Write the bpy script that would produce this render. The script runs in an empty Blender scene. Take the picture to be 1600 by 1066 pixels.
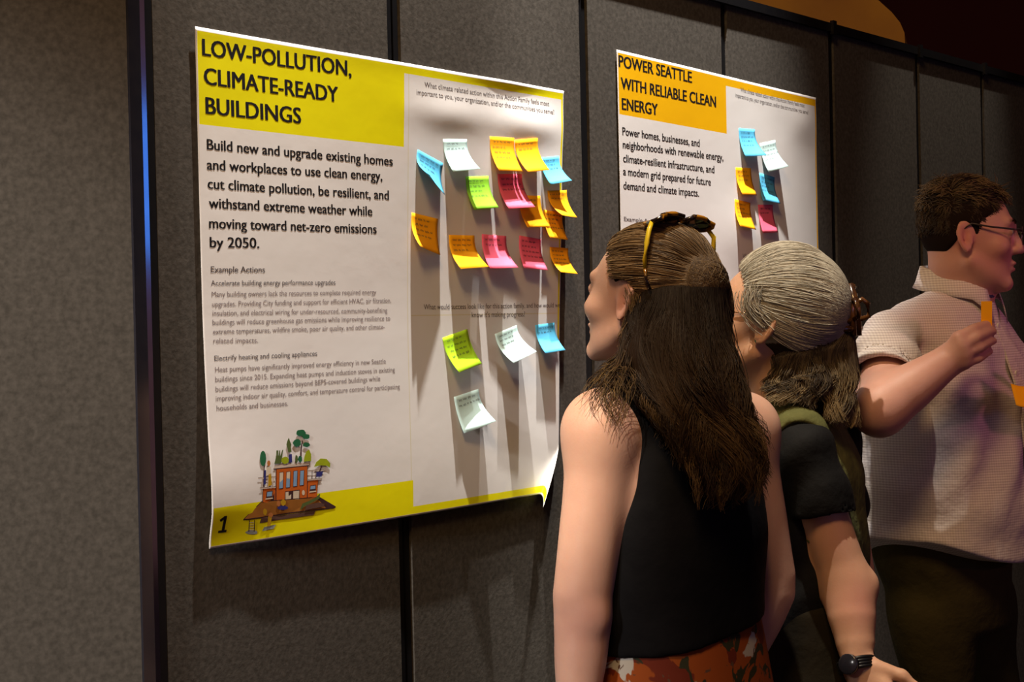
import bpy, math, random
import numpy as np
from mathutils import Vector, Matrix

random.seed(4)
RNG = np.random.default_rng(7)
sc = bpy.context.scene
col = sc.collection

# ------------------------------------------------------------------ camera
EYE = np.array([0.0, 0.0, 1.5])
FPX, CX, CY = 2400.0, 800.0, 533.0
ROLL, PITCH = 0.022, 0.0104
_fw = np.array([0, math.cos(PITCH), -math.sin(PITCH)])
_u0 = np.array([0, math.sin(PITCH), math.cos(PITCH)])
_r0 = np.array([1.0, 0, 0])
_r = _r0 * math.cos(ROLL) - _u0 * math.sin(ROLL)
_u = _u0 * math.cos(ROLL) + _r0 * math.sin(ROLL)
cam_d = bpy.data.cameras.new('camera')
cam_d.sensor_width = 36.0
cam_d.lens = 36.0 * FPX / 1600.0
cam_d.clip_start = 0.05
cam = bpy.data.objects.new('camera', cam_d)
col.objects.link(cam)
cam.matrix_world = Matrix([[_r[0], _u[0], -_fw[0], EYE[0]], [_r[1], _u[1], -_fw[1], EYE[1]],
                           [_r[2], _u[2], -_fw[2], EYE[2]], [0, 0, 0, 1]])
sc.camera = cam


def P(x, y, Z):
    """a place seen at x, y of the photograph, Z metres from the lens"""
    return EYE + Z * (_fw + _r * (x - CX) / FPX - _u * (y - CY) / FPX)


# partition line: start, direction along it, normal towards the room
WA = np.array([0.65, 0.76, 0.0]); WA /= np.linalg.norm(WA)
WN = np.array([WA[1], -WA[0], 0.0])
W0 = np.array([-0.5, 2.45, 0.0])


def W(s, h, t=0.0):
    return W0 + WA * s + WN * t + np.array([0, 0, h])


def onwall(x, y, t=0.0):
    d = _fw + _r * (x - CX) / FPX - _u * (y - CY) / FPX
    k = ((W0 + WN * t - EYE) @ WN) / (d @ WN)
    q = EYE + k * d - W0
    return q @ WA, q[2]


# ------------------------------------------------------------------ light
sc.view_settings.view_transform = 'Standard'
sc.view_settings.look = 'None'
sc.view_settings.gamma = 1.0
sc.view_settings.use_curve_mapping = False
sc.view_settings.exposure = 0.0

world = bpy.data.worlds.new('world')
sc.world = world
world.use_nodes = True
wb = world.node_tree.nodes['Background']
wb.inputs[0].default_value = (0.092, 0.042, 0.042, 1)
wb.inputs[1].default_value = 1.0


def look(ob, target):
    d = Vector(target) - ob.location
    ob.rotation_euler = d.to_track_quat('-Z', 'Y').to_euler()


def spot(name, loc, target, power, color, angle, blend, radius):
    l = bpy.data.lights.new(name, 'SPOT')
    l.energy = power; l.color = color; l.spot_size = math.radians(angle)
    l.spot_blend = blend; l.shadow_soft_size = radius
    o = bpy.data.objects.new(name, l); col.objects.link(o)
    o.location = tuple(loc); look(o, target)
    return o


def area(name, loc, target, power, color, sx, sy):
    l = bpy.data.lights.new(name, 'AREA')
    l.energy = power; l.color = color; l.shape = 'RECTANGLE'; l.size = sx; l.size_y = sy
    o = bpy.data.objects.new(name, l); col.objects.link(o)
    o.location = tuple(loc); look(o, target)
    return o


# ceiling spots hung close to the partition, washing down it
spot('ceiling_and_fill_spot', W(0.52, 4.2, 0.27), W(0.46, 3.02, 0.0), 1100, (1.0, 0.95, 0.90), 34, 0.65, 0.018)
spot('ceiling_and_fill_spot', W(1.12, 4.6, 0.46), W(1.30, 2.4, 0.0), 1600, (1.0, 0.95, 0.90), 30, 0.8, 0.03)
spot('ceiling_and_fill_spot', W(2.85, 4.7, 0.55), W(2.75, 1.9, 0.0), 360, (1.0, 0.92, 0.80), 23, 0.8, 0.03)
# warm downlight over the viewer, then a spot added to brighten the angled panel
area('ceiling_downlight', (-0.3, 0.2, 4.3), (0.3, 2.9, 1.4), 62, (1.0, 0.62, 0.26), 0.8, 0.8)
spot('ceiling_and_fill_spot', (-2.7, -0.8, 3.0), (-1.05, 2.25, 1.1), 960, (1.0, 0.95, 0.90), 30, 0.6, 0.15)
spot('ceiling_and_fill_spot', (-0.9, 0.6, 3.6), (0.01, 2.40, 1.345), 620, (1.0, 0.86, 0.66), 9.4, 0.75, 0.03)  # added key beam, narrowed to light the long-haired woman's arm
spot('ceiling_and_fill_spot', (0.12, 2.02, 4.6), (0.40, 2.68, 1.56), 520, (1.0, 0.90, 0.72), 18, 0.9, 0.03)  # overhead spot added to brighten the two women's hair
spot('red_fill_spot', (5.2, 0.6, 2.6), (0.98, 3.12, 1.5), 150, (1.0, 0.26, 0.40), 11, 0.8, 0.3)  # unseen red spot added to tint the man's face
# blue area light behind the viewer, added for the glint on the post
area('blue_glint_light', (4.5, -2.55, 2.42), (-0.55, 2.4, 1.9), 9.5, (0.02, 0.26, 1.0), 2.2, 0.9)


# ------------------------------------------------------------------ materials
def lin(c):
    return tuple(((v / 255) / 12.92 if v / 255 <= 0.04045 else ((v / 255 + 0.055) / 1.055) ** 2.4) for v in c)


def mat(name, color=(0.5, 0.5, 0.5), rough=0.6, metal=0.0, spec=0.4, noise=None, bump=None, sss=0.0, attr=None, sheen=0.0, trans=0.0):
    """noise=(scale, second colour, sharpness) ; bump=(scale, strength, distance)"""
    m = bpy.data.materials.new(name); m.use_nodes = True
    nt = m.node_tree; b = nt.nodes['Principled BSDF']
    b.inputs['Base Color'].default_value = (*color, 1)
    b.inputs['Roughness'].default_value = rough
    b.inputs['Metallic'].default_value = metal
    b.inputs['Specular IOR Level'].default_value = spec
    if sheen: b.inputs['Sheen Weight'].default_value = sheen
    if trans: b.inputs['Transmission Weight'].default_value = trans
    if sss:
        b.inputs['Subsurface Weight'].default_value = sss
        b.inputs['Subsurface Radius'].default_value = (0.012, 0.004, 0.002)
        b.inputs['Subsurface Scale'].default_value = 0.6
    tc = nt.nodes.new('ShaderNodeTexCoord')
    src = None
    if attr:
        a = nt.nodes.new('ShaderNodeAttribute'); a.attribute_name = attr
        src = a.outputs['Color']
    if noise:
        n = nt.nodes.new('ShaderNodeTexNoise'); n.inputs['Scale'].default_value = noise[0]
        n.inputs['Detail'].default_value = 6
        nt.links.new(tc.outputs['Object'], n.inputs['Vector'])
        r = nt.nodes.new('ShaderNodeMapRange')
        w = noise[2]
        r.inputs[1].default_value = 0.5 - w; r.inputs[2].default_value = 0.5 + w
        nt.links.new(n.outputs['Fac'], r.inputs[0])
        mx = nt.nodes.new('ShaderNodeMix'); mx.data_type = 'RGBA'
        mx.inputs[6].default_value = (*color, 1); mx.inputs[7].default_value = (*noise[1], 1)
        nt.links.new(r.outputs[0], mx.inputs[0])
        if src is not None:
            mm = nt.nodes.new('ShaderNodeMix'); mm.data_type = 'RGBA'; mm.blend_type = 'MULTIPLY'
            mm.inputs[0].default_value = 1.0
            nt.links.new(src, mm.inputs[6]); nt.links.new(mx.outputs[2], mm.inputs[7])
            src = mm.outputs[2]
        else:
            src = mx.outputs[2]
    if src is not None:
        nt.links.new(src, b.inputs['Base Color'])
    if bump:
        n2 = nt.nodes.new('ShaderNodeTexNoise'); n2.inputs['Scale'].default_value = bump[0]
        n2.inputs['Detail'].default_value = 5
        nt.links.new(tc.outputs['Object'], n2.inputs['Vector'])
        bp = nt.nodes.new('ShaderNodeBump'); bp.inputs['Strength'].default_value = bump[1]
        bp.inputs['Distance'].default_value = bump[2]
        nt.links.new(n2.outputs['Fac'], bp.inputs['Height'])
        nt.links.new(bp.outputs[0], b.inputs['Normal'])
    return m


def fabric_mat():
    m = mat('panel_fabric', (0.082, 0.073, 0.062), 0.95, spec=0.06, noise=(110, (0.049, 0.044, 0.037), 0.20), bump=(150, 0.10, 0.004))
    return m


M = {
    'fabric': fabric_mat(),
    'rail': mat('black_metal', (0.004, 0.004, 0.005), 0.4, spec=0.3, noise=(40, (0.006, 0.0055, 0.006), 0.2)),
    'glint_strip': mat('glint_strip_metal', (0.45, 0.45, 0.5), 0.10, metal=1.0, noise=(40, (0.4, 0.4, 0.45), 0.2)),
    'post': mat('black_gloss', (0.012, 0.012, 0.018), 0.16, spec=0.7, noise=(40, (0.016, 0.015, 0.02), 0.2)),
    'paper': mat('poster_paper', (0.68, 0.665, 0.635), 0.55, spec=0.25, noise=(5, (0.72, 0.69, 0.66), 0.25), bump=(7, 0.12, 0.01)),
    'yellow': mat('poster_yellow', lin((226, 219, 0)), 0.5, spec=0.25, noise=(6, lin((220, 210, 0)), 0.25), bump=(7, 0.12, 0.01)),
    'amber': mat('poster_amber', lin((232, 176, 4)), 0.5, spec=0.25, noise=(6, lin((224, 168, 3)), 0.25), bump=(7, 0.12, 0.01)),
    'crease': mat('poster_fold', (0.62, 0.58, 0.40), 0.6, noise=(8, (0.66, 0.60, 0.44), 0.2)),
    'ink': mat('black_ink', (0.006, 0.005, 0.006), 0.6, spec=0.2, noise=(30, (0.012, 0.010, 0.012), 0.2)),
    'ink_soft': mat('grey_ink', (0.20, 0.165, 0.165), 0.6, spec=0.2, noise=(30, (0.24, 0.19, 0.19), 0.2)),
    'ink_mid': mat('dark_grey_ink', (0.085, 0.07, 0.075), 0.6, spec=0.2, noise=(30, (0.10, 0.085, 0.09), 0.2)),
    'pen': mat('pen_ink', (0.03, 0.03, 0.05), 0.6, noise=(30, (0.05, 0.045, 0.06), 0.2)),
    'floor': mat('carpet', (0.06, 0.052, 0.045), 0.95, noise=(60, (0.035, 0.03, 0.027), 0.2), bump=(200, 0.5, 0.004)),
    'red': mat('red_plaster', (0.045, 0.0025, 0.002), 0.9, noise=(3, (0.036, 0.002, 0.002), 0.3)),
    'dark': mat('dark_plaster', (0.05, 0.035, 0.03), 0.9, noise=(3, (0.04, 0.03, 0.025), 0.3)),
    'wood': mat('orange_wood', (0.50, 0.25, 0.012), 0.5, noise=(2.2, (0.34, 0.15, 0.008), 0.12)),
    'skin_a': mat('skin', (1, 1, 1), 0.5, spec=0.35, attr='Col', noise=(26, (0.90, 0.86, 0.86), 0.3), bump=(260, 0.1, 0.002), sss=0.12),
    'eye': mat('eyeball', (0.6, 0.57, 0.53), 0.15, noise=(40, (0.55, 0.5, 0.48), 0.3)),
    'hair': mat('hair', (1, 1, 1), 0.5, spec=0.22, attr='Col'),
    'hair_base': mat('hair_mass', (1, 1, 1), 0.9, spec=0.03, attr='Col'),
    'black_cloth': mat('black_cloth', (0.0035, 0.0035, 0.0048), 0.8, spec=0.12, noise=(30, (0.005, 0.005, 0.0065), 0.2), bump=(18, 0.2, 0.02)),
    'black_cotton': mat('black_cotton', (0.0055, 0.0055, 0.0065), 0.8, spec=0.16, noise=(30, (0.0075, 0.0075, 0.0085), 0.2), bump=(22, 0.25, 0.02)),
    'olive': mat('olive_cloth', (0.115, 0.118, 0.042), 0.9, spec=0.15, noise=(40, (0.09, 0.094, 0.034), 0.2), bump=(28, 0.35, 0.02)),
    'brown_trousers': mat('brown_trousers', (0.018, 0.014, 0.008), 0.9, spec=0.15, noise=(30, (0.014, 0.011, 0.007), 0.2), bump=(12, 0.3, 0.03)),
    'olive_trousers': mat('olive_trousers', (0.060, 0.050, 0.018), 0.9, spec=0.15, noise=(24, (0.048, 0.040, 0.015), 0.2), bump=(12, 0.35, 0.04)),
    'navy': mat('navy_cloth', (0.06, 0.06, 0.13), 0.85, noise=(30, (0.05, 0.05, 0.11), 0.2)),
    'yellow_plastic': mat('yellow_plastic', lin((232, 205, 40)), 0.35, noise=(30, lin((225, 195, 36)), 0.2)),
    'tortoise': mat('tortoiseshell', (0.40, 0.17, 0.012), 0.2, spec=0.6, noise=(42, (0.012, 0.006, 0.004), 0.03)),
    'lens': mat('dark_lens', (0.03, 0.015, 0.012), 0.08, spec=0.7, noise=(20, (0.04, 0.02, 0.015), 0.2)),
    'clear_lens': mat('clear_lens', (0.9, 0.9, 0.9), 0.03, spec=0.5, trans=1.0, noise=(20, (0.92, 0.92, 0.92), 0.2)),
    'gold': mat('gold_wire', (0.75, 0.45, 0.22), 0.25, metal=1.0, noise=(30, (0.7, 0.42, 0.2), 0.2)),
    'dark_wire': mat('dark_wire', (0.03, 0.02, 0.02), 0.3, noise=(30, (0.04, 0.03, 0.03), 0.2)),
    'claw': mat('brown_resin', (0.035, 0.014, 0.006), 0.18, spec=0.7, noise=(30, (0.10, 0.04, 0.012), 0.08)),
    'shoe': mat('shoe_leather', (0.02, 0.018, 0.016), 0.5, noise=(30, (0.03, 0.026, 0.02), 0.2)),
    'white': mat('white_plastic', (0.7, 0.68, 0.65), 0.4, noise=(30, (0.66, 0.64, 0.6), 0.2)),
    'steel': mat('steel', (0.5, 0.5, 0.5), 0.3, metal=1.0, noise=(30, (0.45, 0.45, 0.45), 0.2)),
    'green_stone': mat('green_stone', (0.02, 0.12, 0.05), 0.2, noise=(30, (0.03, 0.15, 0.06), 0.2)),
}


def floral_mat():
    m = bpy.data.materials.new('floral_cloth'); m.use_nodes = True
    nt = m.node_tree; b = nt.nodes['Principled BSDF']; b.inputs['Roughness'].default_value = 0.85
    b.inputs['Specular IOR Level'].default_value = 0.2
    tc = nt.nodes.new('ShaderNodeTexCoord')
    cur = None

    def layer(cur, scale, thr, color, seed):
        mp = nt.nodes.new('ShaderNodeMapping'); mp.inputs['Location'].default_value = seed
        nt.links.new(tc.outputs['Object'], mp.inputs[0])
        n = nt.nodes.new('ShaderNodeTexNoise'); n.inputs['Scale'].default_value = scale
        n.inputs['Detail'].default_value = 3; n.inputs['Distortion'].default_value = 0.8
        nt.links.new(mp.outputs[0], n.inputs['Vector'])
        r = nt.nodes.new('ShaderNodeMapRange'); r.inputs[1].default_value = thr; r.inputs[2].default_value = thr + 0.015
        nt.links.new(n.outputs['Fac'], r.inputs[0])
        mx = nt.nodes.new('ShaderNodeMix'); mx.data_type = 'RGBA'
        nt.links.new(r.outputs[0], mx.inputs[0])
        if cur is None: mx.inputs[6].default_value = (0.27, 0.060, 0.010, 1)
        else: nt.links.new(cur, mx.inputs[6])
        mx.inputs[7].default_value = (*color, 1)
        return mx.outputs[2]
    cur = layer(cur, 16, 0.56, (0.13, 0.02, 0.009), (0, 0, 0))
    cur = layer(cur, 20, 0.60, (0.028, 0.03, 0.015), (3, 1, 5))
    cur = layer(cur, 13, 0.62, (0.42, 0.40, 0.36), (7.3, 2, 1))
    cur = layer(cur, 45, 0.64, (0.10, 0.05, 0.03), (1, 8, 3))
    nt.links.new(cur, b.inputs['Base Color'])
    return m


def check_mat():
    m = bpy.data.materials.new('checked_shirt_cloth'); m.use_nodes = True
    nt = m.node_tree; b = nt.nodes['Principled BSDF']; b.inputs['Roughness'].default_value = 0.85
    b.inputs['Specular IOR Level'].default_value = 0.2
    tc = nt.nodes.new('ShaderNodeTexCoord')
    prev = None
    for direction, scale in (('Z', 62.0), ('X', 62.0)):
        w = nt.nodes.new('ShaderNodeTexWave'); w.bands_direction = direction; w.inputs['Scale'].default_value = scale
        w.inputs['Distortion'].default_value = 0.4
        nt.links.new(tc.outputs['Object'], w.inputs['Vector'])
        if prev is None: prev = w.outputs['Fac']
        else:
            mth = nt.nodes.new('ShaderNodeMath'); mth.operation = 'MULTIPLY_ADD'
            nt.links.new(w.outputs['Fac'], mth.inputs[0]); mth.inputs[1].default_value = 0.5
            nt.links.new(prev, mth.inputs[2]); prev = mth.outputs[0]
    r = nt.nodes.new('ShaderNodeMapRange'); r.inputs[1].default_value = 0.2; r.inputs[2].default_value = 1.3
    nt.links.new(prev, r.inputs[0])
    mx = nt.nodes.new('ShaderNodeMix'); mx.data_type = 'RGBA'
    mx.inputs[6].default_value = (0.48, 0.42, 0.42, 1); mx.inputs[7].default_value = (0.72, 0.67, 0.65, 1)
    nt.links.new(r.outputs[0], mx.inputs[0])
    nt.links.new(mx.outputs[2], b.inputs['Base Color'])
    n2 = nt.nodes.new('ShaderNodeTexNoise'); n2.inputs['Scale'].default_value = 14; n2.inputs['Detail'].default_value = 4
    nt.links.new(tc.outputs['Object'], n2.inputs['Vector'])
    bp = nt.nodes.new('ShaderNodeBump'); bp.inputs['Strength'].default_value = 0.35; bp.inputs['Distance'].default_value = 0.03
    nt.links.new(n2.outputs['Fac'], bp.inputs['Height']); nt.links.new(bp.outputs[0], b.inputs['Normal'])
    return m


M['floral'] = floral_mat()
M['check'] = check_mat()

NOTE = {
    'blue': mat('blue_note', lin((92, 188, 228)), 0.7, spec=0.2, noise=(20, lin((86, 180, 222)), 0.2)),
    'aqua': mat('aqua_note', lin((205, 236, 232)), 0.7, spec=0.2, noise=(20, lin((198, 230, 226)), 0.2)),
    'orange': mat('orange_note', lin((255, 180, 20)), 0.7, spec=0.2, noise=(20, lin((252, 172, 16)), 0.2)),
    'green': mat('green_note', lin((150, 222, 60)), 0.7, spec=0.2, noise=(20, lin((144, 215, 54)), 0.2)),
    'pink': mat('pink_note', lin((246, 108, 136)), 0.7, spec=0.2, noise=(20, lin((240, 100, 128)), 0.2)),
    'lime': mat('lime_note', lin((172, 222, 40)), 0.7, spec=0.2, noise=(20, lin((165, 215, 36)), 0.2)),
}


# ------------------------------------------------------------------ mesh helpers
def tag(o, label=None, cat=None, group=None, kind=None):
    if label: o['label'] = label
    if cat: o['category'] = cat
    if group: o['group'] = group
    if kind: o['kind'] = kind
    return o


def empty(name, loc):
    o = bpy.data.objects.new(name, None); col.objects.link(o)
    o.location = tuple(loc); o.empty_display_size = 0.1
    return o


def obj(name, verts, faces, mats, parent=None, smooth=False, mat_idx=None, colors=None, origin=None):
    verts = np.asarray(verts, dtype=np.float64).reshape(-1, 3)
    if origin is None:
        origin = np.array(parent_loc(parent)) if parent is not None else np.array([verts[:, 0].mean(), verts[:, 1].mean(), verts[:, 2].min()])
    origin = np.asarray(origin, float)
    me = bpy.data.meshes.new(name)
    v = (verts - origin).astype(np.float32)
    if isinstance(faces, np.ndarray):
        n, k = faces.shape
        me.vertices.add(len(v)); me.vertices.foreach_set('co', v.ravel())
        me.loops.add(n * k); me.loops.foreach_set('vertex_index', faces.astype(np.int32).ravel())
        me.polygons.add(n); me.polygons.foreach_set('loop_start', np.arange(0, n * k, k, dtype=np.int32))
        me.update(calc_edges=True)
    else:
        me.from_pydata([tuple(q) for q in v.tolist()], [], faces)
    if not isinstance(mats, (list, tuple)): mats = [mats]
    for m in mats: me.materials.append(m)
    if mat_idx is not None: me.polygons.foreach_set('material_index', np.asarray(mat_idx, dtype=np.int32))
    if smooth: me.polygons.foreach_set('use_smooth', np.ones(len(me.polygons), dtype=bool))
    if colors is not None:
        a = me.color_attributes.new('Col', 'FLOAT_COLOR', 'POINT')
        c = np.ones((len(v), 4), dtype=np.float32); c[:, :3] = colors
        a.data.foreach_set('color', c.ravel())
    me.validate()
    o = bpy.data.objects.new(name, me); col.objects.link(o)
    o.location = tuple(origin)
    if parent is not None:
        o.parent = parent
        p = parent_loc(parent)
        o.location = (origin[0] - p[0], origin[1] - p[1], origin[2] - p[2])
    return o


def parent_loc(o):
    x = np.zeros(3)
    while o is not None:
        x = x + np.array(o.location); o = o.parent
    return x


class MB:
    def __init__(s): s.v = []; s.f = []; s.mi = []

    def add(s, v, f, mi=0):
        b = len(s.v); s.v += [tuple(map(float, q)) for q in v]
        s.f += [tuple(i + b for i in q) for q in f]; s.mi += [mi] * len(f)

    def prism(s, pts, mi=0):
        """8 points: 4 of one end, 4 of the other"""
        s.add(pts, [(3, 2, 1, 0), (4, 5, 6, 7), (0, 1, 5, 4), (1, 2, 6, 5), (2, 3, 7, 6), (3, 0, 4, 7)], mi)

    def wallbox(s, s0, s1, h0, h1, t0, t1, mi=0):
        s.prism([W(s0, h0, t0), W(s1, h0, t0), W(s1, h1, t0), W(s0, h1, t0), W(s0, h0, t1), W(s1, h0, t1), W(s1, h1, t1), W(s0, h1, t1)], mi)

    def box(s, lo, hi, mi=0):
        (a, b, c), (d, e, f) = lo, hi
        s.prism([(a, b, c), (d, b, c), (d, e, c), (a, e, c), (a, b, f), (d, b, f), (d, e, f), (a, e, f)], mi)

    def tube(s, pts, rad, n=8, mi=0, closed=False):
        pts = np.asarray(pts, float); k = len(pts)
        rad = np.full(k, rad) if np.isscalar(rad) else np.asarray(rad, float)
        up = np.array([0.13, 0.21, 0.97]); b0 = len(s.v)
        for i in range(k):
            if closed: t = pts[(i + 1) % k] - pts[i - 1]
            else: t = pts[min(i + 1, k - 1)] - pts[max(i - 1, 0)]
            t = t / (np.linalg.norm(t) + 1e-9)
            x = np.cross(t, up)
            if np.linalg.norm(x) < 0.05: x = np.cross(t, np.array([1.0, 0, 0]))
            x /= np.linalg.norm(x); y = np.cross(t, x)
            for j in range(n):
                a = 2 * math.pi * j / n
                s.v.append(tuple(pts[i] + rad[i] * (math.cos(a) * x + math.sin(a) * y)))
        for i in range(k if closed else k - 1):
            i2 = (i + 1) % k
            for j in range(n):
                j2 = (j + 1) % n
                s.f.append((b0 + i * n + j, b0 + i * n + j2, b0 + i2 * n + j2, b0 + i2 * n + j)); s.mi.append(mi)
        if not closed:
            s.f.append(tuple(b0 + j for j in range(n))[::-1]); s.f.append(tuple(b0 + (k - 1) * n + j for j in range(n))); s.mi += [mi, mi]

    def ball(s, c, r, n=10, mi=0):
        c = np.asarray(c, float); r = np.full(3, r) if np.isscalar(r) else np.asarray(r, float)
        v = []; f = []
        for i in range(n + 1):
            th = math.pi * i / n
            for j in range(2 * n):
                ph = math.pi * j / n
                v.append(c + r * np.array([math.sin(th) * math.cos(ph), math.sin(th) * math.sin(ph), math.cos(th)]))
        for i in range(n):
            for j in range(2 * n):
                j2 = (j + 1) % (2 * n)
                f.append((i * 2 * n + j, (i + 1) * 2 * n + j, (i + 1) * 2 * n + j2, i * 2 * n + j2))
        s.add(v, f, mi)

    def build(s, name, mats, parent=None, smooth=False, origin=None):
        return obj(name, s.v, s.f, mats, parent, smooth, s.mi, origin=origin)


# ------------------------------------------------------------------ the room
mb = MB(); mb.box((-5, -3.2, -0.06), (7.5, 9.0, 0.0)); tag(mb.build('floor', M['floor']), 'dark carpeted floor of the hall', kind='structure')
mb = MB(); mb.box((-5, 8.9, 0), (7.5, 9.06, 6.6)); tag(mb.build('wall_back', M['red']), 'dark red wall beyond the partition', kind='structure')
mb = MB(); mb.box((7.44, -3.2, 0), (7.5, 8.9, 6.6)); tag(mb.build('wall_right', M['dark']), 'dark wall on the right of the hall', kind='structure')
# curved wooden beam end behind the partition, extended down to the floor
mb = MB()
Zw = 5.6
prof = [(1040, -260), (1180, -150), (1290, -70), (1345, -18), (1372, 2), (1392, 20), (1405, 36), (1412, 52), (1413, 70)]
pts = [P(x, y, Zw) for x, y in prof]
pts = [np.array([p[0], Zw, p[2]]) for p in pts]
pts.append(np.array([pts[-1][0], Zw, 0.0])); pts.append(np.array([pts[0][0], Zw, 0.0]))
k = len(pts)
vv = [tuple(p) for p in pts] + [(p[0] + 0.36, p[1] + 1.2, p[2]) for p in pts]
mb.add(vv, [tuple(range(k))] + [tuple(range(2 * k - 1, k - 1, -1))] + [(i, i + k, (i + 1) % k + k, (i + 1) % k) for i in range(k)])
tag(mb.build('wooden_beam', M['wood']), 'orange wooden pillar with rounded shoulder rising behind the grey partition', 'beam')
spot('beam_spot', (1.9, 4.4, 4.4), (1.65, 5.6, 2.6), 9, (1.0, 0.72, 0.3), 60, 0.9, 0.1)  # warm lamp above the partition, aimed down at the wood

# ------------------------------------------------------------------ partition panels
TOP = 2.27
seams = [(-0.0735, None), (0.444, 0.476), (1.010, 1.037), (1.556, 1.581), (2.071, 2.098), (2.576, 2.600), (3.022, 3.046), (3.50, 3.53), (3.98, 4.01), (4.46, None)]
plabels = ['grey fabric partition panel behind the left half of the yellow poster',
           'grey fabric partition panel behind the sticky notes of the yellow poster',
           'grey fabric partition panel between the two posters, behind the left of the amber poster',
           'grey fabric partition panel behind the right half of the amber poster',
           'grey fabric partition panel right of the amber poster, half shaded',
           'grey fabric partition panel directly behind the head of the man in glasses',
           'dim grey fabric partition panel at the right edge of the photo',
           'dark partition panel beyond the right edge, nearer of two',
           'dark partition panel beyond the right edge, farthest of all']
for i in range(9):
    s0 = seams[i][1] if seams[i][1] is not None else seams[i][0]
    s1 = seams[i + 1][0]
    root = empty('partition_panel', W((s0 + s1) / 2, 0, -0.03))
    tag(root, plabels[i], 'partition panel', 'grey partition panels in a row')
    b = MB(); b.wallbox(s0 + 0.001, s1 - 0.001, 0.06, TOP - 0.022, -0.045, -0.002); b.build('fabric_face', M['fabric'], root)
    b = MB(); b.wallbox(s0 - 0.012, s1 + 0.012, TOP - 0.022, TOP, -0.05, 0.009); b.build('top_rail', M['rail'], root)
    b = MB(); b.wallbox(s0 - 0.012, s1 + 0.012, 0.0, 0.06, -0.05, 0.004); b.build('bottom_rail', M['rail'], root)
    b = MB(); b.wallbox(s1 + 0.0005, s1 + 0.0125, 0.061, TOP - 0.0225, -0.045, -0.006)
    b.build('edge_trim', M['rail'], root)
    if i > 0:
        b = MB(); b.wallbox(s0 - 0.0125, s0 - 0.0005, 0.061, TOP - 0.0225, -0.045, -0.008); b.build('edge_trim', M['rail'], root)
    if i in (3, 4, 5):
        b = MB(); b.wallbox(s1 - 0.004, s1 + 0.014, TOP - 0.030, TOP + 0.006, 0.006, 0.016); b.build('hinge_cap', M['rail'], root)

# corner post: flat face, metal strip shaped to mirror the blue light, dark return
root = empty('partition_post', W(-0.1, 0, 0))
tag(root, 'black glossy corner post with a blue glint left of the yellow poster', 'post')
b = MB(); b.wallbox(-0.122, -0.1005, 0.0, TOP + 0.1, -0.06, 0.004); b.build('post_face', M['post'], root)
b = MB(); b.prism([W(-0.1003, 0, 0.0035), W(-0.0915, 0, -0.02), W(-0.0915, 0, 0.0), W(-0.0932, 0, 0.0062), W(-0.1003, TOP + 0.1, 0.0035), W(-0.0915, TOP + 0.1, -0.02), W(-0.0915, TOP + 0.1, 0.0), W(-0.0932, TOP + 0.1, 0.0062)]); b.build('glint_strip', M['glint_strip'], root)
b = MB(); b.wallbox(-0.0905, -0.0745, 0.0, TOP + 0.1, -0.06, -0.001); b.build('post_return', M['rail'], root)

# left panel, turned to face the room more
c0 = W(-0.123, 0, 0.003)
dl = np.array([-0.96, -0.28, 0.0]); dl /= np.linalg.norm(dl)
nl = np.array([-dl[1], dl[0], 0.0])
if nl[1] > 0: nl = -nl
root = empty('partition_panel', c0 + dl * 0.45)
tag(root, 'large grey fabric partition panel at the left edge, angled towards the room', 'partition panel', 'grey partition panels in a row')
def lp(d, h, t): return c0 + dl * d + nl * t + np.array([0, 0, h])
def lbox(d0, d1, h0, h1, t0, t1):
    q = MB(); q.prism([lp(d0, h0, t0), lp(d1, h0, t0), lp(d1, h1, t0), lp(d0, h1, t0), lp(d0, h0, t1), lp(d1, h0, t1), lp(d1, h1, t1), lp(d0, h1, t1)]); return q
lbox(0.0, 0.9, 0.06, TOP, -0.05, -0.004).build('fabric_face', M['fabric'], root)
lbox(0.0, 0.9, TOP, TOP + 0.03, -0.055, 0.005).build('top_rail', M['rail'], root)
lbox(0.0, 0.9, 0.0, 0.06, -0.055, 0.002).build('bottom_rail', M['rail'], root)

def g2(s, h, a, b_, ra, rb): return np.exp(-((s - a) / ra) ** 2 - ((h - b_) / rb) ** 2)


def smooth01(x): x = np.clip(x, 0, 1); return x * x * (3 - 2 * x)


def surf1(s, h):
    s = np.asarray(s, float); h = np.asarray(h, float)
    t = 0.0025 + 0.0090 * smooth01((1.58 - h) / 0.42)
    t = t - 0.008 * smooth01((0.16 - s) / 0.16) * smooth01((1.215 - h) / 0.06)
    t = t + 0.003 * np.exp(-((h - 1.25) / 0.06) ** 2) * smooth01((0.25 - s) / 0.25)
    t = t + 0.0022 * np.exp(-((h - 1.985) / 0.016) ** 2) * (0.3 + np.exp(-((s - 0.78) / 0.10) ** 2) * 1.8)
    t = t + 0.006 * g2(s, h, 0.83, 1.90, 0.10, 0.035) + 0.004 * g2(s, h, 0.60, 1.90, 0.09, 0.03)
    t = t + 0.0015 * np.sin(9 * s + 3) * np.sin(7 * h)
    return t


def surf2(s, h):
    s = np.asarray(s, float); h = np.asarray(h, float)
    t = 0.003 + 0.005 * g2(s, h, 1.62, 1.70, 0.12, 0.08) - 0.0012 * np.sin(8 * s) * np.sin(9 * h + 1)
    # the top right corner is stuck down below a bulge
    return t + 0.005 * g2(s, h, 1.92, 2.0, 0.06, 0.05)


def onsurf(x, y, surf):
    """like onwall, for a sheet standing off the panel by surf(s, h)"""
    a, b_ = onwall(x, y)
    for _ in range(3):
        a, b_ = onwall(x, y, float(surf(a, b_)))
    return a, b_


# ------------------------------------------------------------------ writing
_tc = bpy.data.curves.new('text', 'FONT'); _to = bpy.data.objects.new('text', _tc); col.objects.link(_to)


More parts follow.
